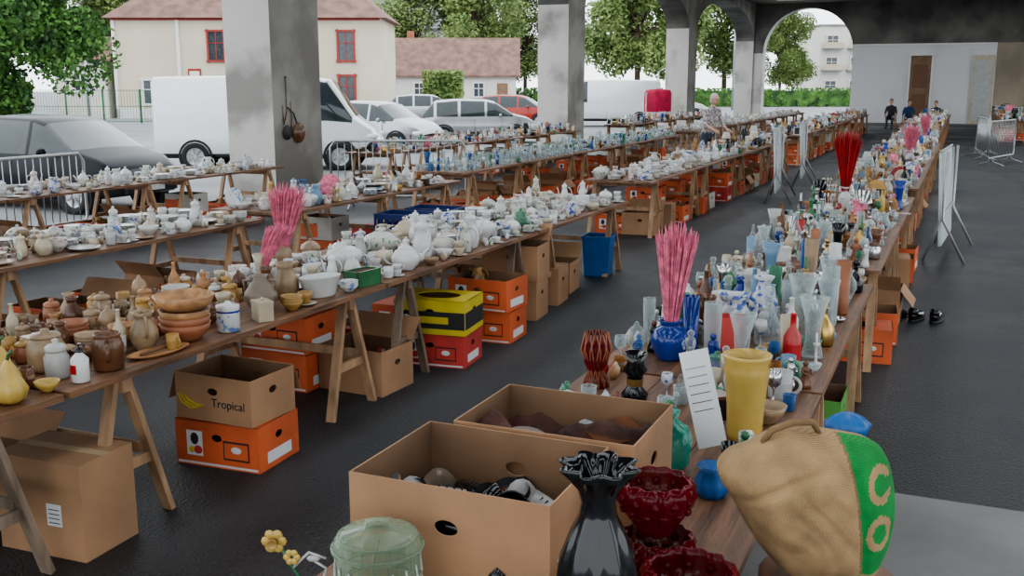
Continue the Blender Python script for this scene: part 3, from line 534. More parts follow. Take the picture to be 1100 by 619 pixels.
mb=MB(); mb.lathe([(0,0),(.055,0),(.06,.01),(.085,.06),(.088,.1),(.07,.14),(.045,.155),(.045,.17),(.06,.185),(.055,.188),(.038,.17),(.038,.155)],28,'blue'); mb.obj('blue_vase',(0,0,0),0,o)
reeds('pink_dried_reeds',(-4.2,5.7,.752),'vase','stone','pink',170,.56,.15,(.05,0),1.)
reeds('pink_dried_reeds',(-4.05,5.25,.752),'flare','cream','pink',110,.36,.09,(.13,.05),.7)
reeds('red_dried_reeds',(-1.05,10.8,.752),'vase','white','red',190,.78,.14,(0,0),1.)
reeds('pink_dried_reeds',(-.75,17.3,.752),'vase','white','pink',110,.6,.15,(0,0),1.)
reeds('pink_dried_reeds',(-.75,23.6,.752),'vase','white','pink',80,.6,.14)
# ------------------------------------------------------------ right table heroes
mb=MB(); mb.lathe([(0,0),(.055,0),(.05,.03),(.03,.06),(.05,.1),(.065,.17),(.05,.23)],12,'glassr')
for i in range(12):
    a=2*pi*i/12
    for q in(1,-1): mb.tube([(.058*math.cos(a),.058*math.sin(a),0),(.032*math.cos(a+.2*q),.032*math.sin(a+.2*q),.07),(.066*math.cos(a+.45*q),.066*math.sin(a+.45*q),.16),(.05*math.cos(a+.7*q),.05*math.sin(a+.7*q),.23)],.0028,'terra',5)
mb.obj('red_glass_lantern',(-1.34,3.95,.752))
mb=MB(); mb.lathe([(0,0),(.05,0),(.055,.02),(.03,.05),(.028,.09),(.05,.12),(.03,.15),(.05,.19),(.045,.19),(0,.15)],22,'black'); mb.lathe([(.032,.055),(.033,.085)],22,'brass'); mb.obj('black_gilt_vase',(-1.14,3.85,.752))
mb=MB(); mb.lathe([(0,0),(.06,0),(.063,.02),(.066,.12),(.076,.22),(.08,.26),(.074,.275),(.084,.3),(.086,.31),(.078,.312),(.068,.28),(.06,.2),(.05,.04),(0,.03)],30,'yellow'); mb.obj('yellow_vase',(-.64,3.55,.752))
mb=MB(); Q=TR(0,0,.02,tx=-.15,ty=-.22); mb.box((0,0,.17),(.1,.003,.34),'paper',Q); mb.beam((-.06,.05,.3),(0,.12,0),.02,.003,'paper')
for i in range(6): mb.box((-.005,-.003,.28-i*.03),(.07,.001,.003),'silver',Q)
mb.obj('leaning_price_card',(-.71,3.36,.752),.35)
item('white_mug','mug',-.6,4.08,'offw',s=1.2)
mb=MB(); Q=TR(0,0,0,tx=-.5); mb.box((0,0,.1),(.2,.012,.2),'red',Q); mb.box((0,-.008,.1),(.15,.006,.15),'cardr',Q); mb.beam((0,.05,.1),(0,.13,0),.02,.006,'red'); mb.obj('red_square_plate',(-.95,4.68,.752),.3)
def wr(a,k,z): return 1+.1*noise.noise(Vector((3*math.cos(a),3*math.sin(a),z*14)))+.07*math.cos(7*a+z*20)
mb=MB()
mb.lathe([(0,0),(.07,0),(.095,.03),(.105,.09),(.09,.14),(.05,.17),(.06,.2),(.04,.2),(0,.15)],36,'glasst',wob=wr); mb.obj('teal_plastic_bag',(-.84,3.14,.752))
mb=MB(); mb.lathe([(0,0),(.04,0),(.05,.02),(.052,.05),(.035,.08),(.045,.1),(0,.08)],30,'plblue',wob=wr); mb.obj('blue_plastic_bag',(-.63,2.98,.752))
# foreground cartons
def heap(mb,L,W,z,mt,amp=.05,n=30,seed=0):
    vs=[];fs=[]
    for i in range(n+1):
        for j in range(n+1):
            x=-L/2+L*i/n;y=-W/2+W*j/n; vs.append((x,y,z+amp*noise.noise(Vector((x*7+seed,y*7,0)))*2+amp*.6*noise.noise(Vector((x*20,y*20+seed,0)))-amp*.5*abs(noise.noise(Vector((x*13+seed,y*30,2))))))
    for i in range(n):
        for j in range(n): a=i*(n+1)+j; fs.append((a,a+n+1,a+n+2,a+1))
    mb.add(vs,fs,mt,True)
def shoe(mb,M,c='black',sole='offd'):
    mb.lathe([(0,0),(.05,0),(.052,.018),(0,.02)],20,sole,M@Matrix.Diagonal((2.5,1,1,1)))
    pts=[(-.115,0,.045),(-.08,0,.055),(-.02,0,.05),(.05,0,.04),(.1,0,.033),(.125,0,.028)]
    mb.tube(pts,[.03,.042,.042,.038,.035,.015],c,12,M); mb.tube([(-.085,0,.06),(-.08,0,.09),(-.07,0,.11)],[.04,.04,.038],c,12,M); mb.lathe([(.03,.0),(.026,-.03),(0,-.035)],12,'ink',M@TR(-.07,0,.113))
    for i in range(4): mb.tube([(-.01+i*.02,-.025,.085-i*.004),(-.01+i*.02,.025,.085-i*.004)],.003,sole,5,M)
c1=carton(.54,.43,.3,'card',holes=True); heap(c1,.52,.41,.12,'clothk',.05)
shoe(c1,TR(-.13,.02,.12,.5,1.,.5),'offd','black'); shoe(c1,TR(-.02,.06,.13,2.6,.95,-.5),'black','ink'); shoe(c1,TR(.1,-.02,.12,1.9,.95,.4),'clothk','ink'); shoe(c1,TR(.17,.08,.12,-.6,.95,.7),'offd','black'); shoe(c1,TR(.0,-.12,.12,.1,.95,.3),'black','ink')
for (tp,x,y,z,A,s,tx,rz) in [('jar',-.02,.14,.08,'brown',1.0,.9,1),('bowl',.19,-.12,.1,'offw',.9,.5,2),('mug',-.2,-.12,.1,'brown',1.1,.8,2),('pitcher',.05,.1,.08,'black',.9,.9,.3),('urn',-.2,.13,.1,'taupe',.9,.7,.5),('books',.16,-.02,.07,'black',.8,.2,.4)]: c1.stamp(TH_[tp],TR(x,y,z,rz,s,tx),{'A':A,'B':'black'})
c1.obj('open_cardboard_box',(-1.07,2.265,.752))
c2=carton(.54,.4,.3,'card',holes=True); heap(c2,.52,.38,.2,'cloth',.055,seed=5)
c2.stamp(TH_['plate'],TR(-.12,-.08,.19,0,.8,.3),{'A':'taupe','B':'brown'}); c2.stamp(TH_['bottle'],TR(.05,-.1,.2,.6,.8,1.4),{'A':'brown','B':'cream'}); c2.stamp(TH_['books'],TR(.12,.08,.14,.7,1,.2),{'A':'brown','B':'taupe'})
c2.obj('open_cardboard_box',(-1.01,2.71,.752))
mb=MB()
def fr(a,k,z): return 1+(.16*math.cos(8*a) if z>.43 else .05*math.cos(10*a) if z<.34 else 0)
mb.lathe([(0,0),(.055,0),(.06,.015),(.072,.06),(.086,.14),(.089,.2),(.08,.27),(.058,.33),(.04,.37),(.036,.4),(.045,.43),(.062,.46),(.078,.48),(.072,.482),(.055,.465),(.036,.43),(.03,.4),(.0,.3)],64,'black',wob=fr); mb.obj('black_glass_vase',(-.635,1.9,.752))
def redbowl(name,x,y,z,s):
    mb=MB()
    def rb(a,k,zz): return 1+(.07*math.cos(12*a) if zz>.05 else 0)
    mb.lathe([(0,0),(.05,0),(.05,.012),(.075,.04),(.1,.09),(.108,.12),(.095,.15),(.09,.15),(.1,.12),(.09,.09),(.065,.05),(0,.03)],48,'glassr',TR(0,0,0,0,s),wob=rb)
    for i in range(12):
        for j in range(2):
            a=2*pi*(i+.5*j)/12; rr=(.088,.1)[j]*s; mb.ball((rr*math.cos(a),rr*math.sin(a),(.07,.105)[j]*s),.014*s,'glassr',6)
    mb.obj(name,(x,y,z))
redbowl('red_glass_bowl',-.63,2.36,.752,.9); redbowl('red_glass_bowl',-.5,2.17,.752,1.05)
redbowl('red_glass_bowl',-.64,2.37,.89,.92)
mb=MB(); fl=lambda a,k,z:1+.02*math.cos(18*a)
mb.lathe([(0,0),(.085,0),(.095,.01),(.1,.09),(.095,.17),(.09,.19)],54,'glassj',wob=fl)
mb.lathe([(.098,.19),(.103,.2),(.1,.215),(.092,.225),(.08,.235),(.04,.242),(.03,.25),(.028,.26),(0,.265)],54,'glassj',wob=fl)
for zz,rr in [(.03,.1),(.065,.102),(.1,.102),(.135,.1),(.2,.104),(.225,.09)]: mb.tube([(rr*math.cos(a),rr*math.sin(a),zz) for a in [2*pi*k/30 for k in range(31)]],.005,'glassj',6,caps=False)
for i in range(18):
    a=2*pi*i/18; mb.tube([(.1*math.cos(a),.1*math.sin(a),.02),(.103*math.cos(a+.17),.103*math.sin(a+.17),.09),(.1*math.cos(a),.1*math.sin(a),.17)],.003,'offw',4)
mb.obj('lidded_glass_jar',(-1.17,1.9,.752))
mb=MB(); mb.tube([(0,0,0),(.01,0,.08),(-.03,0,.15),(-.05,0,.19)],.004,'green',6); mb.tube([(.01,0,.06),(.05,0,.1),(.06,0,.13),(.03,0,.15)],.0035,'offw',6); mb.tube([(.01,0,.08),(.07,0,.08),(.1,0,.12)],.0035,'offw',6); mb.tube([(-.02,0,.13),(.02,0,.17),(.06,0,.155)],.0035,'offw',6)
for i in range(6):
    a=i*pi/3; mb.ball((-.06+.018*math.cos(a),-.005,.2+.018*math.sin(a)),(.013,.005,.013),'yellow',8)
    mb.ball((-.02+.012*math.cos(a),-.005,.16+.012*math.sin(a)),(.009,.004,.009),'yellow',8)
mb.lathe([(.006,0),(.013,.02),(.011,.02),(.0,.004)],12,'ochre',TR(-.06,-.005,.2,tx=pi/2)); mb.lathe([(0,0),(.05,0),(.05,.008),(0,.01)],16,'offw')
for p in [(.1,.13),(.03,.155),(.07,.085)]: mb.ball((p[0],0,p[1]),(.018,.006,.009),'offw',8)
mb.obj('metal_daffodil_ornament',(-1.35,1.85,.752),.4)
mb=MB(); mb.lathe([(0,0),(.03,0),(.03,.1),(.012,.13),(.012,.16),(.02,.17),(0,.19)],16,'black'); mb.obj('small_black_bottle',(-.88,1.93,.752))
# burlap sack + stool
mb=MB(); loop=[(-.225,.095),(-.2,.13),(-.15,.152),(-.1,.18),(-.055,.2),(0,.195),(.05,.188),(.1,.18),(.15,.168),(.188,.14),(.21,.085),(.222,.012),(.222,-.05),(.214,-.1),(.2,-.15),(.17,-.2),(.08,-.205),(-.02,-.2),(-.07,-.165),(-.115,-.11),(-.155,-.045),(-.185,.01),(-.215,.055)]
loop=loop[::-1]
cxy=(.03,.0); NR=44; K=7; pts=[]
for i in range(len(loop)):
    for k in range(K):
        p0,p1,p2,p3=[Vector(loop[(i+q)%len(loop)]) for q in(-1,0,1,2)]; t=k/K
        pts.append(.5*((2*p1)+(p2-p0)*t+(2*p0-5*p1+4*p2-p3)*t*t+(3*p1-p0-3*p2+p3)*t**3))
n=len(pts); T=.14
for side in(1,-1):
    vs=[(cxy[0],-side*T,cxy[1])];fs=[];ms=[]
    for r_ in range(1,NR+1):
        q=r_/NR
        for p in pts:
            x=cxy[0]+(p.x-cxy[0])*q; z=cxy[1]+(p.y-cxy[1])*q
            th=T*math.sqrt(max(0,1-q**2.8)); 
            n1=noise.noise(Vector((x*5,z*5,side*3))); n2=noise.noise(Vector(((x+z)*13+2*n1,(x-z)*5,side*2+5)))
            crease=-.008*math.exp(-((x-.105+z*.15)/.01)**2)-.012*math.exp(-((z-.07-.5*(x+.1))/.014)**2)*max(0,min(1,(.06-x)*12))
            w=.018*n1+.011*n2+crease
            vs.append((x,-side*(th+w*(1-q**8)),z))
    def pm(x,z):
        if abs(x-.095+z*.15)<.0035: return 'seam'
        if x<.098-z*.15: return 'burlap'
        for cz in(.085,-.035):
            d=math.hypot((x-.152),(z-cz)*.8)
            if .021<d<.037 and not(cz>0 and x>.162 and abs(z-cz)<.015): return 'burlap'
        if z<-.155: return 'burlap'
        return 'bprint'
    def face(ids):
        c=[sum(vs[i][k] for i in ids)/len(ids) for k in(0,2)]; fs.append(ids); ms.append(pm(*c) if side==1 else 'burlap')
    for i in range(n):
        j=(i+1)%n; face((0,1+i,1+j) if side==-1 else (0,1+j,1+i))
    for r_ in range(1,NR):
        a=1+(r_-1)*n; b=a+n
        for i in range(n):
            j=(i+1)%n; face((a+i,b+i,b+j,a+j) if side==-1 else (a+i,a+j,b+j,b+i))
    mb.add(vs,fs,ms,True)
mb.tube([(-.12,-.02,.165),(-.1,-.03,.2),(-.05,-.035,.222),(-.0,-.03,.22),(.02,-.02,.19)],[.007,.009,.009,.009,.007],'seam',8)
mb.obj('burlap_sack',(-.3,2.55,.957),TH)
mb=MB(); mb.lathe([(0,.7),(.17,.7),(.175,.71),(.175,.735),(0,.735)],24,'woodd')
for a in range(4):
    c,s_=math.cos(a*pi/2+.78),math.sin(a*pi/2+.78); mb.beam((.11*c,.11*s_,.7),(.16*c,.16*s_,.0),.035,.035,'woodd')
mb.tube([(.14*math.cos(a),.14*math.sin(a),.3) for a in [2*pi*k/16 for k in range(17)]],.01,'woodd',6); mb.obj('wooden_stool',(-.235,2.58,.01))
mb=MB(); mb.lathe([(0,0),(.03,.0),(.045,.02),(.048,.04),(.03,.06),(.012,.07),(0,.068)],40,'plblue',sx=1.2,wob=lambda a,k,z:1+.25*noise.noise(Vector((4*math.cos(a),4*math.sin(a),z*30)))+.08*math.cos(9*a)); mb.obj('blue_plastic_wrap',(-.22,2.69,1.09),.3)
mb=MB(); shoe(mb,TR(0,0,0,1.2),'black','ink'); shoe(mb,TR(.16,.03,0,1.35),'black','ink'); shoe(mb,TR(-.2,.05,0,.3),'clothk','ink'); mb.obj('pair_of_black_shoes',(-.25,9.3,0))
# crowd barriers
def barrier():
    mb=MB(); L,z0,z1=2.2,.2,1.1; r=.02
    mb.tube([(-L/2,0,z0+.08),(-L/2+.03,0,z0),(L/2-.03,0,z0),(L/2,0,z0+.08),(L/2,0,z1-.1),(L/2-.08,0,z1),(-L/2+.08,0,z1),(-L/2,0,z1-.1),(-L/2,0,z0+.08)],r,'galv',8)
    for i in range(1,19): mb.tube([(-L/2+L*i/19,0,z0),(-L/2+L*i/19,0,z1)],.007,'galv',5)
    for sx in(-1,1):
        X=sx*L*.36; mb.tube([(X,-.32,.015),(X,-.06,.1),(X,0,z0+.02),(X,.06,.1),(X,.32,.015)],.015,'galv',6)
    return mb.mesh('crowd_barrier')
bm=barrier()
for x,y,r in [(-10.75,6.6,pi/2),(-10.75,9.2,pi/2),(.45,31,pi/2+.1),(.55,33.6,pi/2+.1),(-8.4,14.6,.4),(.9,29,pi/2-.3)]: put(bm,'crowd_barrier',(x,y,0),r)
mb=MB(); mb.box((0,0,.72),(.03,1.5,1.05),'pwhite',TR(0,0,0,ty=-.06)); 
for y in(-.74,.74): mb.tube([(.0,y,1.26),(.0,y,.5),(.26,y,.015)],.016,'galv',6); mb.tube([(-.05,y,1.24),(-.02,y,.5),(-.18,y,.015)],.016,'galv',6)
mb.tube([(0,-.74,.55),(0,.74,.55)],.016,'galv',6); mb.tube([(-.07,-.74,1.26),(-.07,.74,1.26)],.016,'galv',6)
me=mb.mesh('folding_display_panel'); put(me,'folding_display_panel',(-.1,13.2,0),-.06); put(me,'folding_display_panel',(-2.9,18.3,0),.1); put(me,'folding_display_panel',(-2.9,21.3,0),.1)
mb=MB()
for i in range(16): mb.tube([(.012*math.cos(a) if i%2 else 0,.0 if i%2 else .012*math.cos(a),-.035*i+.022*math.sin(a)) for a in [2*pi*k/8 for k in range(9)]],.004,'iron',4)
mb.tube([(0,0,-.56),(0,-.05,-.7),(0,-.1,-.8)],.01,'iron',6); mb.lathe([(0,-.015),(.17,-.015),(.18,0),(.17,.015),(0,.015)],20,'brown',TR(.0,.34,-.95,ty=pi/2)); mb.tube([(0,.3,-.8),(0,.2,-.6),(0,.03,-.5)],.012,'iron',6); mb.lathe([(0,-.012),(.12,-.012),(.13,0),(.12,.012),(0,.012)],20,'iron',TR(.0,-.0,-.93,ty=pi/2)); mb.ball((0,0,.02),.02,'iron',6)
mb.tube([(0,.12,-.4),(0,.14,-.7),(0,.12,-1.0)],[.008,.01,.02],'woodd',6); mb.tube([(0,-.12,-.45),(0,-.1,-.75)],[.007,.012],'woodd',6)
mb.obj('hanging_waffle_irons',(-10.87,15.05,2.1))

# ------------------------------------------------------------ people
def skinned(J,E,sub=2):
    names=list(J); me=bpy.data.meshes.new('tmp'); me.from_pydata([J[k][0] for k in names],[(names.index(a),names.index(b)) for a,b in E],[])
    o=bpy.data.objects.new('tmp',me); bpy.context.scene.collection.objects.link(o)
    md=o.modifiers.new('s','SKIN'); md.use_smooth_shade=True
    for i,k in enumerate(names): me.skin_vertices[0].data[i].radius=J[k][1]
    me.skin_vertices[0].data[0].use_root=True
    s2=o.modifiers.new('b','SUBSURF'); s2.levels=sub; s2.render_levels=sub
    dg=bpy.context.evaluated_depsgraph_get(); dg.update(); ev=o.evaluated_get(dg); m=ev.to_mesh()
    vs=[tuple(v.co) for v in m.vertices]; fs=[tuple(p.vertices) for p in m.polygons]; ev.to_mesh_clear()
    bpy.data.objects.remove(o); bpy.data.meshes.remove(me); return vs,fs
def person(name,loc,rz,shirt,trous,hair,sit=False,h=1.7,longhair=True,lean=0.1):
    s=h/1.7; dz=-.45 if sit else 0
    J={'pel':((0,0,.95+dz),(.15,.11)),'sp':((0,-.01-lean*.3,1.12+dz),(.135,.1)),'ch':((0,-.02-lean,1.3+dz),(.16,.11)),'nb':((0,-.02-lean*1.1,1.43+dz),(.07,.065)),'nk':((0,-.03-lean*1.3,1.52+dz),(.052,.052))}
    E=[('pel','sp'),('sp','ch'),('ch','nb'),('nb','nk')]
    Y=-.02-lean
    wr_={}
    for q,sx in(('l',-1),('r',1)):
        J['sh'+q]=((sx*.17,Y,1.38+dz),(.06,.06)); J['el'+q]=((sx*.23,Y-.05,1.1+dz),(.043,.043)); J['wr'+q]=((sx*.17,Y-.28,1.0+dz),(.028,.025))
        wr_[q]=Vector(J['wr'+q][0])
        if sit:
            J['hp'+q]=((sx*.09,-.02,.9+dz),(.095,.09)); J['kn'+q]=((sx*.11,-.42,.53),(.06,.06)); J['an'+q]=((sx*.11,-.4,.1),(.04,.04)); J['to'+q]=((sx*.12,-.56,.04),(.042,.032))
        else:
            J['hp'+q]=((sx*.09,0,.86),(.088,.09)); J['kn'+q]=((sx*.1,-.03 if sx>0 else .03,.49),(.058,.06)); J['an'+q]=((sx*.1,0 if sx>0 else .06,.09),(.04,.042)); J['to'+q]=((sx*.115,-.15 if sx>0 else -.09,.035),(.042,.03))
        E+=[('ch','sh'+q),('sh'+q,'el'+q),('el'+q,'wr'+q),('pel','hp'+q),('hp'+q,'kn'+q),('kn'+q,'an'+q),('an'+q,'to'+q)]
    vs,fs=skinned(J,E); ms=[]
    for f in fs:
        c=[sum(vs[i][k] for i in f)/len(f) for k in range(3)]
        if c[2]<.085: ms.append('black')
        elif c[2]>1.46+dz: ms.append('skin')
        elif abs(c[0])<.27 and c[1]<Y-.14 and c[2]>.93+dz and not(sit and c[2]<.6): ms.append('skin')
        elif c[2]<.93+dz: ms.append(trous)
        else: ms.append(shirt)
    mb=MB(); S=Matrix.Diagonal((s,s,s,1)); mb.add(vs,fs,ms,True,S)
    hy=-.05-lean*1.4; hz=1.615+dz
    mb.ball((0,hy,hz),(.075,.095,.11),'skin',20,S); mb.ball((0,hy-.035,hz-.06),(.05,.05,.045),'skin',14,S)
    hr=[( -.0,hy+.018,hz+.025,(.084,.098,.1))]
    if longhair: hr.append((0,hy+.045,hz-.03,(.08,.065,.1)))
    for x,y,z,r in hr: mb.ball((x,y,z),r,hair,18,S)
    for sx in(-1,1):
        mb.ball((sx*.03,hy-.086,hz),(.014,.009,.009),'white',8,S); mb.ball((sx*.03,hy-.094,hz),(.006,.004,.006),'black',6,S); mb.ball((sx*.077,hy,hz-.01),(.01,.02,.028),'skin',8,S); mb.beam((sx*.016,hy-.093,hz+.022),(sx*.045,hy-.085,hz+.022),.006,.006,hair,S)
    mb.tube([(0,hy-.09,hz+.01),(0,hy-.115,hz-.025),(0,hy-.095,hz-.032)],[.008,.014,.01],'skin',6,S); mb.ball((0,hy-.083,hz-.058),(.024,.008,.007),'lip',8,S)
    for q,sx in(('l',-1),('r',1)):
        w=wr_[q]; mb.tube([w+Vector((0,.02,0)),w+Vector((0,-.03,-.008)),w+Vector((0,-.085,-.02))],[.025,.034,.036],'skin',8,S)
        for k,(fx,fl) in enumerate([(-.028,.062),(-.009,.072),(.01,.068),(.028,.052)]):
            b=w+Vector((fx,-.085,-.02)); mb.tube([b,b+Vector((fx*.15,-fl*.5,-.008)),b+Vector((fx*.2,-fl*.8,-.03)),b+Vector((fx*.2,-fl*.85,-.05))],[.009,.0085,.008,.006],'skin',6,S)
        b=w+Vector((-sx*.03,-.03,-.01)); mb.tube([b,b+Vector((-sx*.03,-.03,-.008)),b+Vector((-sx*.035,-.06,-.02))],[.011,.01,.007],'skin',6,S)
    return mb.obj(name,loc,rz)
person('elderly_woman',(-5.1,22.3,0),.9,'shirtf','trous','hairg',h=1.78)
person('seated_vendor',(-2.35,49.5,0),.2,'shirtb','trous','haird',sit=True,h=1.75,longhair=False)
person('seated_shopper',(-1.2,50,0),-.2,'shirtk','trous','haird',sit=True,h=1.7,longhair=False)
person('seated_shopper',(-3.1,50.3,0),-.1,'shirtk','trous','haird',sit=True,h=1.8,longhair=False)
def chair(x,y,rz):
    mb=MB(); mb.box((0,0,.4),(.42,.42,.03),'woodl')
    for sx in(-1,1):
        for sy in(-1,1): mb.beam((sx*.18,sy*.18,.4),(sx*.2,sy*.2,0),.03,.03,'woodl')
        mb.beam((sx*.18,.19,.4),(sx*.19,.25,.85),.03,.03,'woodl')
    mb.box((0,.245,.78),(.4,.02,.12),'woodl'); mb.obj('chair',(x,y,0),rz)
chair(-2.36,49.55,.2); chair(-1.19,50.05,-.2); chair(-3.1,50.36,-.1)

# ------------------------------------------------------------ vehicles
def vehicle(name,loc,rz,paint,st,wx,wr2=.31,hw=.84,van=False):
    mb=MB(); rings=[];vs=[]
    for (x,w,zb,zl,zr,sg,tg) in st:
        tum=(zr-zl)*(.06 if van else .28)
        half=[(w*.88,zb),(w,zb+.12),(w*1.0,(zb+zl)/2+.05),(w*.97,zl),(w*.97-tum,zr-.03 if zr-zl>.1 else zr),(w*.86-tum,zr+.02)]
        ring=[(x,-a,b) for a,b in half]+[(x,0,zr+.045)]+[(x,a,b) for a,b in half[::-1]]+[(x,0,zb)]
        rings.append(range(len(vs),len(vs)+len(ring))); vs+=ring
    fs=[];ms=[];k=len(rings[0])
    for i in range(len(rings)-1):
        sg,tg=st[i][5],st[i][6]
        for j in range(k):
            jn=(j+1)%k; fs.append((rings[i][j],rings[i+1][j],rings[i+1][jn],rings[i][jn]))
            if j in(3,8) and (sg or tg): ms.append('cglass')
            elif j in(4,5,6,7) and tg: ms.append('cglass')
            elif j in(0,11): ms.append('tyre')
            else: ms.append(paint)
    fs.append(tuple(rings[0])[::-1]); ms.append(paint); fs.append(tuple(rings[-1])); ms.append(paint)
    mb.add(vs,fs,ms,True)
    for x in wx:
        for sy in(-1,1):
            Q=Matrix.Translation((x,sy*(hw-.08),wr2))@Matrix.Rotation(-sy*pi/2,4,'X')
            mb.lathe([(0,-.12),(wr2*1.22,-.12),(wr2*1.22,.085),(wr2*1.05,.088)],24,'tyre',Q,smooth=False)
            mb.lathe([(wr2*.6,-.1),(wr2*.95,-.1),(wr2,-.06),(wr2,.1),(wr2*.95,.12),(wr2*.65,.12),(wr2*.62,.1)],24,'tyre',Q)
            mb.lathe([(wr2*.64,.11),(wr2*.5,.095),(.05,.11),(0,.115)],24,'galv',Q)
            for a in range(7): c,s_=math.cos(a*.9),math.sin(a*.9); mb.beam((.05*c,.05*s_,.118),(wr2*.6*c,wr2*.6*s_,.118),.03,.01,'silver',Q)
    xf=st[-1][0]; xr=st[0][0]; zl=st[-2][3]
    for sy in(-1,1):
        mb.ball((xf-.2,sy*hw*.78,zl-.08),(.2,.1,.08),'lamp',10); mb.ball((xr+.08,sy*hw*.84,st[1][3]-.08),(.07,.09,.14),'lampr',10)
        mb.ball((wx[1]-.55,sy*(hw+.12),st[len(st)//2][3]+.05),(.06,.1,.07),paint if not van else 'tyre',8)
        mb.beam((wx[1]-.5,sy*(hw+.005),.3),(wx[1]-.5,sy*(hw+.002),.88),.01,.006,'tyre'); mb.beam((-.15,sy*(hw+.005),.3),(-.15,sy*(hw+.002),.88),.01,.006,'tyre')
        mb.box((.0,sy*(hw+.006),.38),(wx[1]-wx[0]-1.0,.02,.06),'tyre')
    mb.box((xf-.02,0,.42),(.12,hw*1.3,.16),'tyre'); mb.box((xf+.045,0,.42),(.01,.5,.11),'paper'); mb.box((xr-.01,0,.5),(.04,.5,.11),'paper'); mb.box((xr+.02,0,.35),(.12,hw*1.5,.14),'tyre')
    return mb.obj(name,loc,rz)
hatch=[(-2.1,.66,.38,.72,.78,0,0),(-2.03,.78,.28,.88,.95,0,1),(-1.6,.83,.22,.93,1.42,0,0),(-1.5,.84,.2,.94,1.46,1,0),(-.75,.84,.2,.94,1.52,0,0),(-.65,.84,.2,.94,1.52,1,0),(.2,.84,.2,.94,1.5,0,0),(.28,.84,.2,.94,1.49,1,0),(.55,.84,.2,.95,1.42,0,1),(1.2,.83,.22,.95,1.0,0,0),(1.7,.8,.25,.86,.88,0,0),(2.02,.7,.3,.68,.7,0,0),(2.12,.55,.36,.52,.54,0,0)]
vanst=[(-2.75,.9,.35,1.2,2.1,0,0),(-2.7,.95,.3,1.2,2.22,0,0),(0,.95,.28,1.2,2.25,0,0),(.75,.95,.28,1.2,2.24,0,0),(.8,.95,.28,1.2,2.24,1,0),(1.45,.94,.28,1.2,2.14,0,1),(2.05,.9,.28,1.15,1.25,0,0),(2.5,.82,.3,.9,.95,0,0),(2.68,.7,.35,.6,.65,0,0)]
vehicle('dark_hatchback_car',site(-7.85,17.8,-.07),TH-.45,'carblk',hatch,(-1.25,1.3))
vehicle('white_van',site(-5.95,26.0,-.07),TH+.02,'carwht',vanst,(-1.75,1.75),.34,.95,True)
vehicle('silver_car',site(-4.3,33,-.07),TH-.5,'carslv',hatch,(-1.25,1.3))
vehicle('silver_hatchback_car',site(-1.2,37.5,-.07),TH+.05,'carslv',hatch,(-1.25,1.3))
vehicle('red_car',site(.2,52,-.07),TH-.2,'carred',hatch,(-1.25,1.3))
vehicle('white_van',site(4.6,52,-.07),TH+pi-.1,'carwht',vanst,(-1.75,1.75),.34,.95,True)
vehicle('silver_car',site(-4.5,55,-.07),TH+.1,'carslv',hatch,(-1.25,1.3))
vehicle('white_car',site(9.5,62,-.07),TH+.1,'carwht',hatch,(-1.25,1.3))
mb=MB(); 
for x in(-.5,.5):
    for y in(-.3,.3): mb.tube([(x,y,0),(x,y,1.75)],.02,'galv',6)
mb.lathe([(.5,1.0),(.52,1.4),(.5,1.75),(.44,1.85),(0,1.9)],32,'redfab',wob=lambda a,k,z:1+.06*math.cos(10*a)); mb.obj('red_draped_clothes_rack',site(5.75,41,-.07),TH)

# ------------------------------------------------------------ buildings
def window(mb,x,z,w,h,y,fr='trimw',sh=None):
    mb.box((x,y-.03,z),(w,.06,h),'win'); mb.box((x,y-.07,z),(.06,.04,h),fr); mb.box((x,y-.07,z+h*.1),(w,.04,.05),fr)
    for s_ in(-1,1): mb.box((x+s_*w/2,y-.07,z),(.12,.1,h+.2),fr); mb.box((x,y-.07,z+s_*h/2),(w+.24,.12,.12),fr)
def gable(mb,x0,x1,y0,y1,z0,z1,mt,over=.4):
    ym=(y0+y1)/2; a=over
    vs=[(x0-a,y0-a,z0-.2),(x1+a,y0-a,z0-.2),(x1+a,ym,z1),(x0-a,ym,z1),(x1+a,y1+a,z0-.2),(x0-a,y1+a,z0-.2)]
    vs+=[(p[0],p[1],p[2]-.15) for p in vs]
    mb.add(vs,[(0,1,2,3),(3,2,4,5),(7,6,9,8),(8,9,11,10),(0,6,7,1),(4,10,11,5),(0,3,9,6),(3,5,11,9),(1,7,8,2),(2,8,10,4)],mt)
    mb.add([(x0,y0,z0),(x0,y1,z0),(x0,ym,z1-.1),(x1,y0,z0),(x1,y1,z0),(x1,ym,z1-.1)],[(0,2,1),(3,4,5)],'house')
mb=MB(); W=16.3
mb.box((W/2,4,3.1),(W,8,6.2),'house')
a=.45; vs=[(-a,-a,6.0),(W+a,-a,6.0),(W+a,8+a,6.0),(-a,8+a,6.0),(3.6,4,9.4),(W-3.6,4,9.4)]
mb.add(vs,[(0,1,5,4),(1,2,5),(2,3,4,5),(3,0,4),(3,2,1,0)],'roofr')
for x in(6.3,14.2): window(mb,x,4.35,1.0,1.8,0,'shutter')
window(mb,14.2,1.8,1.0,1.6,0,'shutter'); window(mb,2.2,1.6,1.0,1.5,0,'trimw')
mb.box((4.9,-.03,2.7),(.8,.05,.6),'shutter'); mb.box((4.9,-.06,2.7),(.6,.02,.3),'trimw'); mb.box((0.1,-.05,3.1),(.2,.1,6.2),'trimw'); mb.box((4,-.05,3.1),(.2,.1,6.2),'trimw'); mb.box((W/2,-.05,.3),(W,.1,.6),'wallw'); mb.box((W/2,-.06,5.95),(W,.12,.15),'shutter')
mb.box((8,4,9.6),(.8,.8,1.6),'terra')
mb.obj('cream_house',site(-24.3,64,-.07),TH)
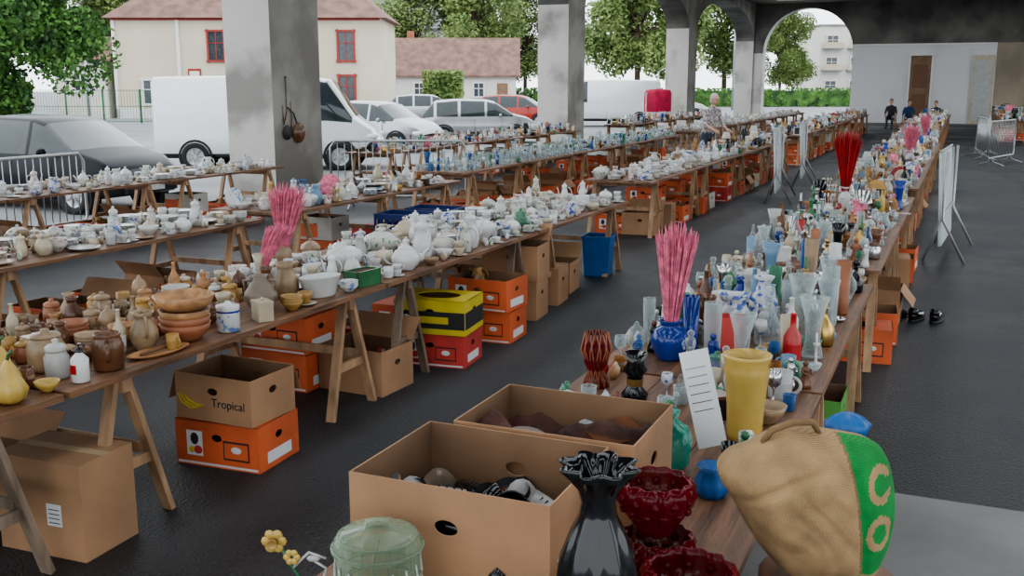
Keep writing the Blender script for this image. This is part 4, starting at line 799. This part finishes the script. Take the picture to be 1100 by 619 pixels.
mb=MB(); mb.box((1.6,2,1.9),(3.2,4,3.8),'house2'); gable(mb,0,3.2,0,4,3.8,5,'roofr'); window(mb,1.6,2.2,.8,1.1,0); mb.obj('garden_annex',site(-28,64,-.07),TH)
mb=MB(); mb.box((6,3,1.5),(12.3,6,3.0),'house2'); gable(mb,-.1,12.1,0,6,3.0,6.0,'roofr')
for x in(1.5,4,6.5,9): window(mb,x,1.6,.9,1.2,0,'trimw')
mb.box((11,-.03,1.1),(.9,.06,2.1),'doorw'); mb.box((3,3.6,6),(.6,.6,1.2),'terra'); mb.obj('low_house',site(-11.8,88,-.07),TH)
mb=MB(); mb.box((24,4,4.4),(48,8,8.8),'house2'); gable(mb,0,48,0,8,8.8,12.5,'roofg')
for i in range(15):
    for z in(2.5,6): window(mb,2+i*3.2,z,1,1.6,0)
    mb.box((2+i*3.2,1.2,10.2),(1.1,1.5,1.5),'house2'); mb.box((2+i*3.2,.42,10.2),(.7,.05,1.0),'win')
for i in range(5): mb.box((5+i*9,4,12.8),(1,.8,1.6),'trimw')
mb.obj('long_building',site(-52,125,-.07),TH)
mb=MB(); mb.box((4.5,5,4.5),(9,10,9),'house2')
for i in range(3):
    for z in(1.8,4.6,7.2): window(mb,1.5+i*3,z,1.4,1.4,0); mb.box((1.5+i*3,-.5,z-.9),(2.4,1,.12),'roofg'); mb.box((1.5+i*3,-1,z-.5),(2.4,.05,.7),'cream')
mb.box((4.5,5,9.1),(9.4,10.4,.2),'roofg'); mb.obj('apartment_block',site(37.5,128,-.07),TH)
mb=MB()
for i in range(13): mb.box((i*2.0,0,.9),(.08,.08,1.8),'green')
for i in range(160): mb.box((i*.15,0,.9),(.015,.015,1.7),'green')
for z in(.1,.9,1.75): mb.box((12,0,z),(24,.03,.03),'green')
mb.obj('green_mesh_fence',site(-42,56,-.07),TH)
for s_,d,h in [(-23.2,57,4.2),(18,85,12),(11.2,80,3)]:
    mb=MB(); mb.tube([(0,0,0),(0,0,h)],[.09,.06],'galv',8); mb.tube([(0,0,h),(.5,0,h+.25),(1,0,h+.25)],.04,'galv',6); mb.ball((1.1,0,h+.22),(.25,.12,.06),'galv',8); mb.obj('street_lamp',site(s_,d,-.07))
# trees
def tree(name,loc,h,cr,mt,nleaf=9000,seed=1,trunk=.25,ls=.3,zc=None):
    rnd=random.Random(seed); mb=MB(); cz=zc or h-cr*1.1
    mb.tube([(0,0,0),(.1,0,cz*.5),(0,.1,cz)],[trunk,trunk*.8,trunk*.5],'bark',8)
    bl=[]
    for i in range(34):
        a=rnd.uniform(0,6.28); q=rnd.uniform(.15,.85)*cr; z=cz+rnd.uniform(-.8,.95)*cr*1.05
        lim=math.sqrt(max(.1,1-((z-cz)/(cr*1.15))**2)); x,y=q*lim*math.cos(a),q*lim*math.sin(a); bl.append((x,y,z,rnd.uniform(.22,.42)*cr))
        mb.tube([(0,0,cz*.7),(x*.5,y*.5,(z+cz*.7)/2+.2),(x,y,z)],[trunk*.35,trunk*.2,.02],'bark',5)
    vs=np.zeros((nleaf*4,3)); fs=[]
    for k in range(nleaf):
        x,y,z,r=bl[k%len(bl)]; d=Vector((rnd.gauss(0,1),rnd.gauss(0,1),rnd.gauss(0,1))).normalized()*r*(rnd.random()**.4)
        c=Vector((x,y,z))+d; u=Vector((rnd.gauss(0,1),rnd.gauss(0,1),rnd.gauss(0,1))).normalized(); w=u.orthogonal().normalized()*ls*rnd.uniform(.5,1); u=u*ls*rnd.uniform(.5,1)
        vs[k*4]=c-u;vs[k*4+1]=c+w*.5;vs[k*4+2]=c+u;vs[k*4+3]=c-w*.5; fs.append((k*4,k*4+1,k*4+2,k*4+3))
    mb.add(vs,fs,mt); return mb.obj(name,loc)
tree('chestnut_tree',site(-22.4,46,-.07),9,4.7,'leafd',38000,3,.3,.19,zc=4.7)
t=tree('linden_tree',site(-4,108,-.07),17,6.5,'leafl',18000,4,.3,.33)
for s_,d,sc,r in [(-10.5,112,.8,1),(12,100,1.,2),(17,108,.95,3),(24,118,1,4),(29.5,115,.6,5),(1.5,120,.85,1.5),(58,160,1.,1.1),(-34,90,.9,2)]: put(t.data,'linden_tree',site(s_,d,-.07),r,None,sc)
def hedge(name,s_,d,L,H,W,mt):
    rnd=random.Random(5); mb=MB(); mb.box((0,0,H*.45),(L*.9,W*.8,H*.85),'leafd'); vs=[];fs=[]
    for k in range(5000):
        c=Vector((rnd.uniform(-L/2,L/2),rnd.uniform(-W/2,W/2),rnd.uniform(0,H))); u=Vector((rnd.gauss(0,1),rnd.gauss(0,1),rnd.gauss(0,1))).normalized()*.2; w=u.orthogonal()*.5
        n_=len(vs); vs+=[tuple(c-u),tuple(c+w),tuple(c+u),tuple(c-w)]; fs.append((n_,n_+1,n_+2,n_+3))
    mb.add(vs,fs,mt); mb.obj(name,site(s_,d,-.07),TH)
hedge('clipped_hedge',-5,76,2.8,3.0,1.5,'leafl'); hedge('boundary_hedge',20,98,40,1.7,2,'leafd'); hedge('garden_hedge',-36,60,16,2.2,1.5,'leafd')

# ------------------------------------------------------------ light & camera
w=bpy.data.worlds.new('World'); bpy.context.scene.world=w; w.use_nodes=True
nt=w.node_tree; bg=nt.nodes['Background']; bg.inputs['Strength'].default_value=1.75
tc=nt.nodes.new('ShaderNodeTexCoord'); nz=nt.nodes.new('ShaderNodeTexNoise'); nz.inputs['Scale'].default_value=2; cr=nt.nodes.new('ShaderNodeValToRGB')
cr.color_ramp.elements[0].color=(.85,.93,1,1); cr.color_ramp.elements[1].color=(.95,.985,1,1)
nt.links.new(tc.outputs['Generated'],nz.inputs['Vector']); nt.links.new(nz.outputs['Fac'],cr.inputs['Fac']); nt.links.new(cr.outputs['Color'],bg.inputs['Color'])
sd=bpy.data.lights.new('sun','SUN'); sd.energy=.1; sd.angle=1.5; so=bpy.data.objects.new('sun',sd); bpy.context.scene.collection.objects.link(so); so.rotation_euler=(math.radians(35),math.radians(-25),0)
cd=bpy.data.cameras.new('camera'); cd.sensor_width=36; cd.lens=36; cd.clip_end=1000
co=bpy.data.objects.new('camera',cd); bpy.context.scene.collection.objects.link(co); co.location=(0,0,2); co.rotation_euler=(math.radians(90-11.26),0,TH)
bpy.context.scene.camera=co
vs_=bpy.context.scene.view_settings
vs_.exposure=.72
try: vs_.look='AgX - Medium High Contrast'
except Exception: pass
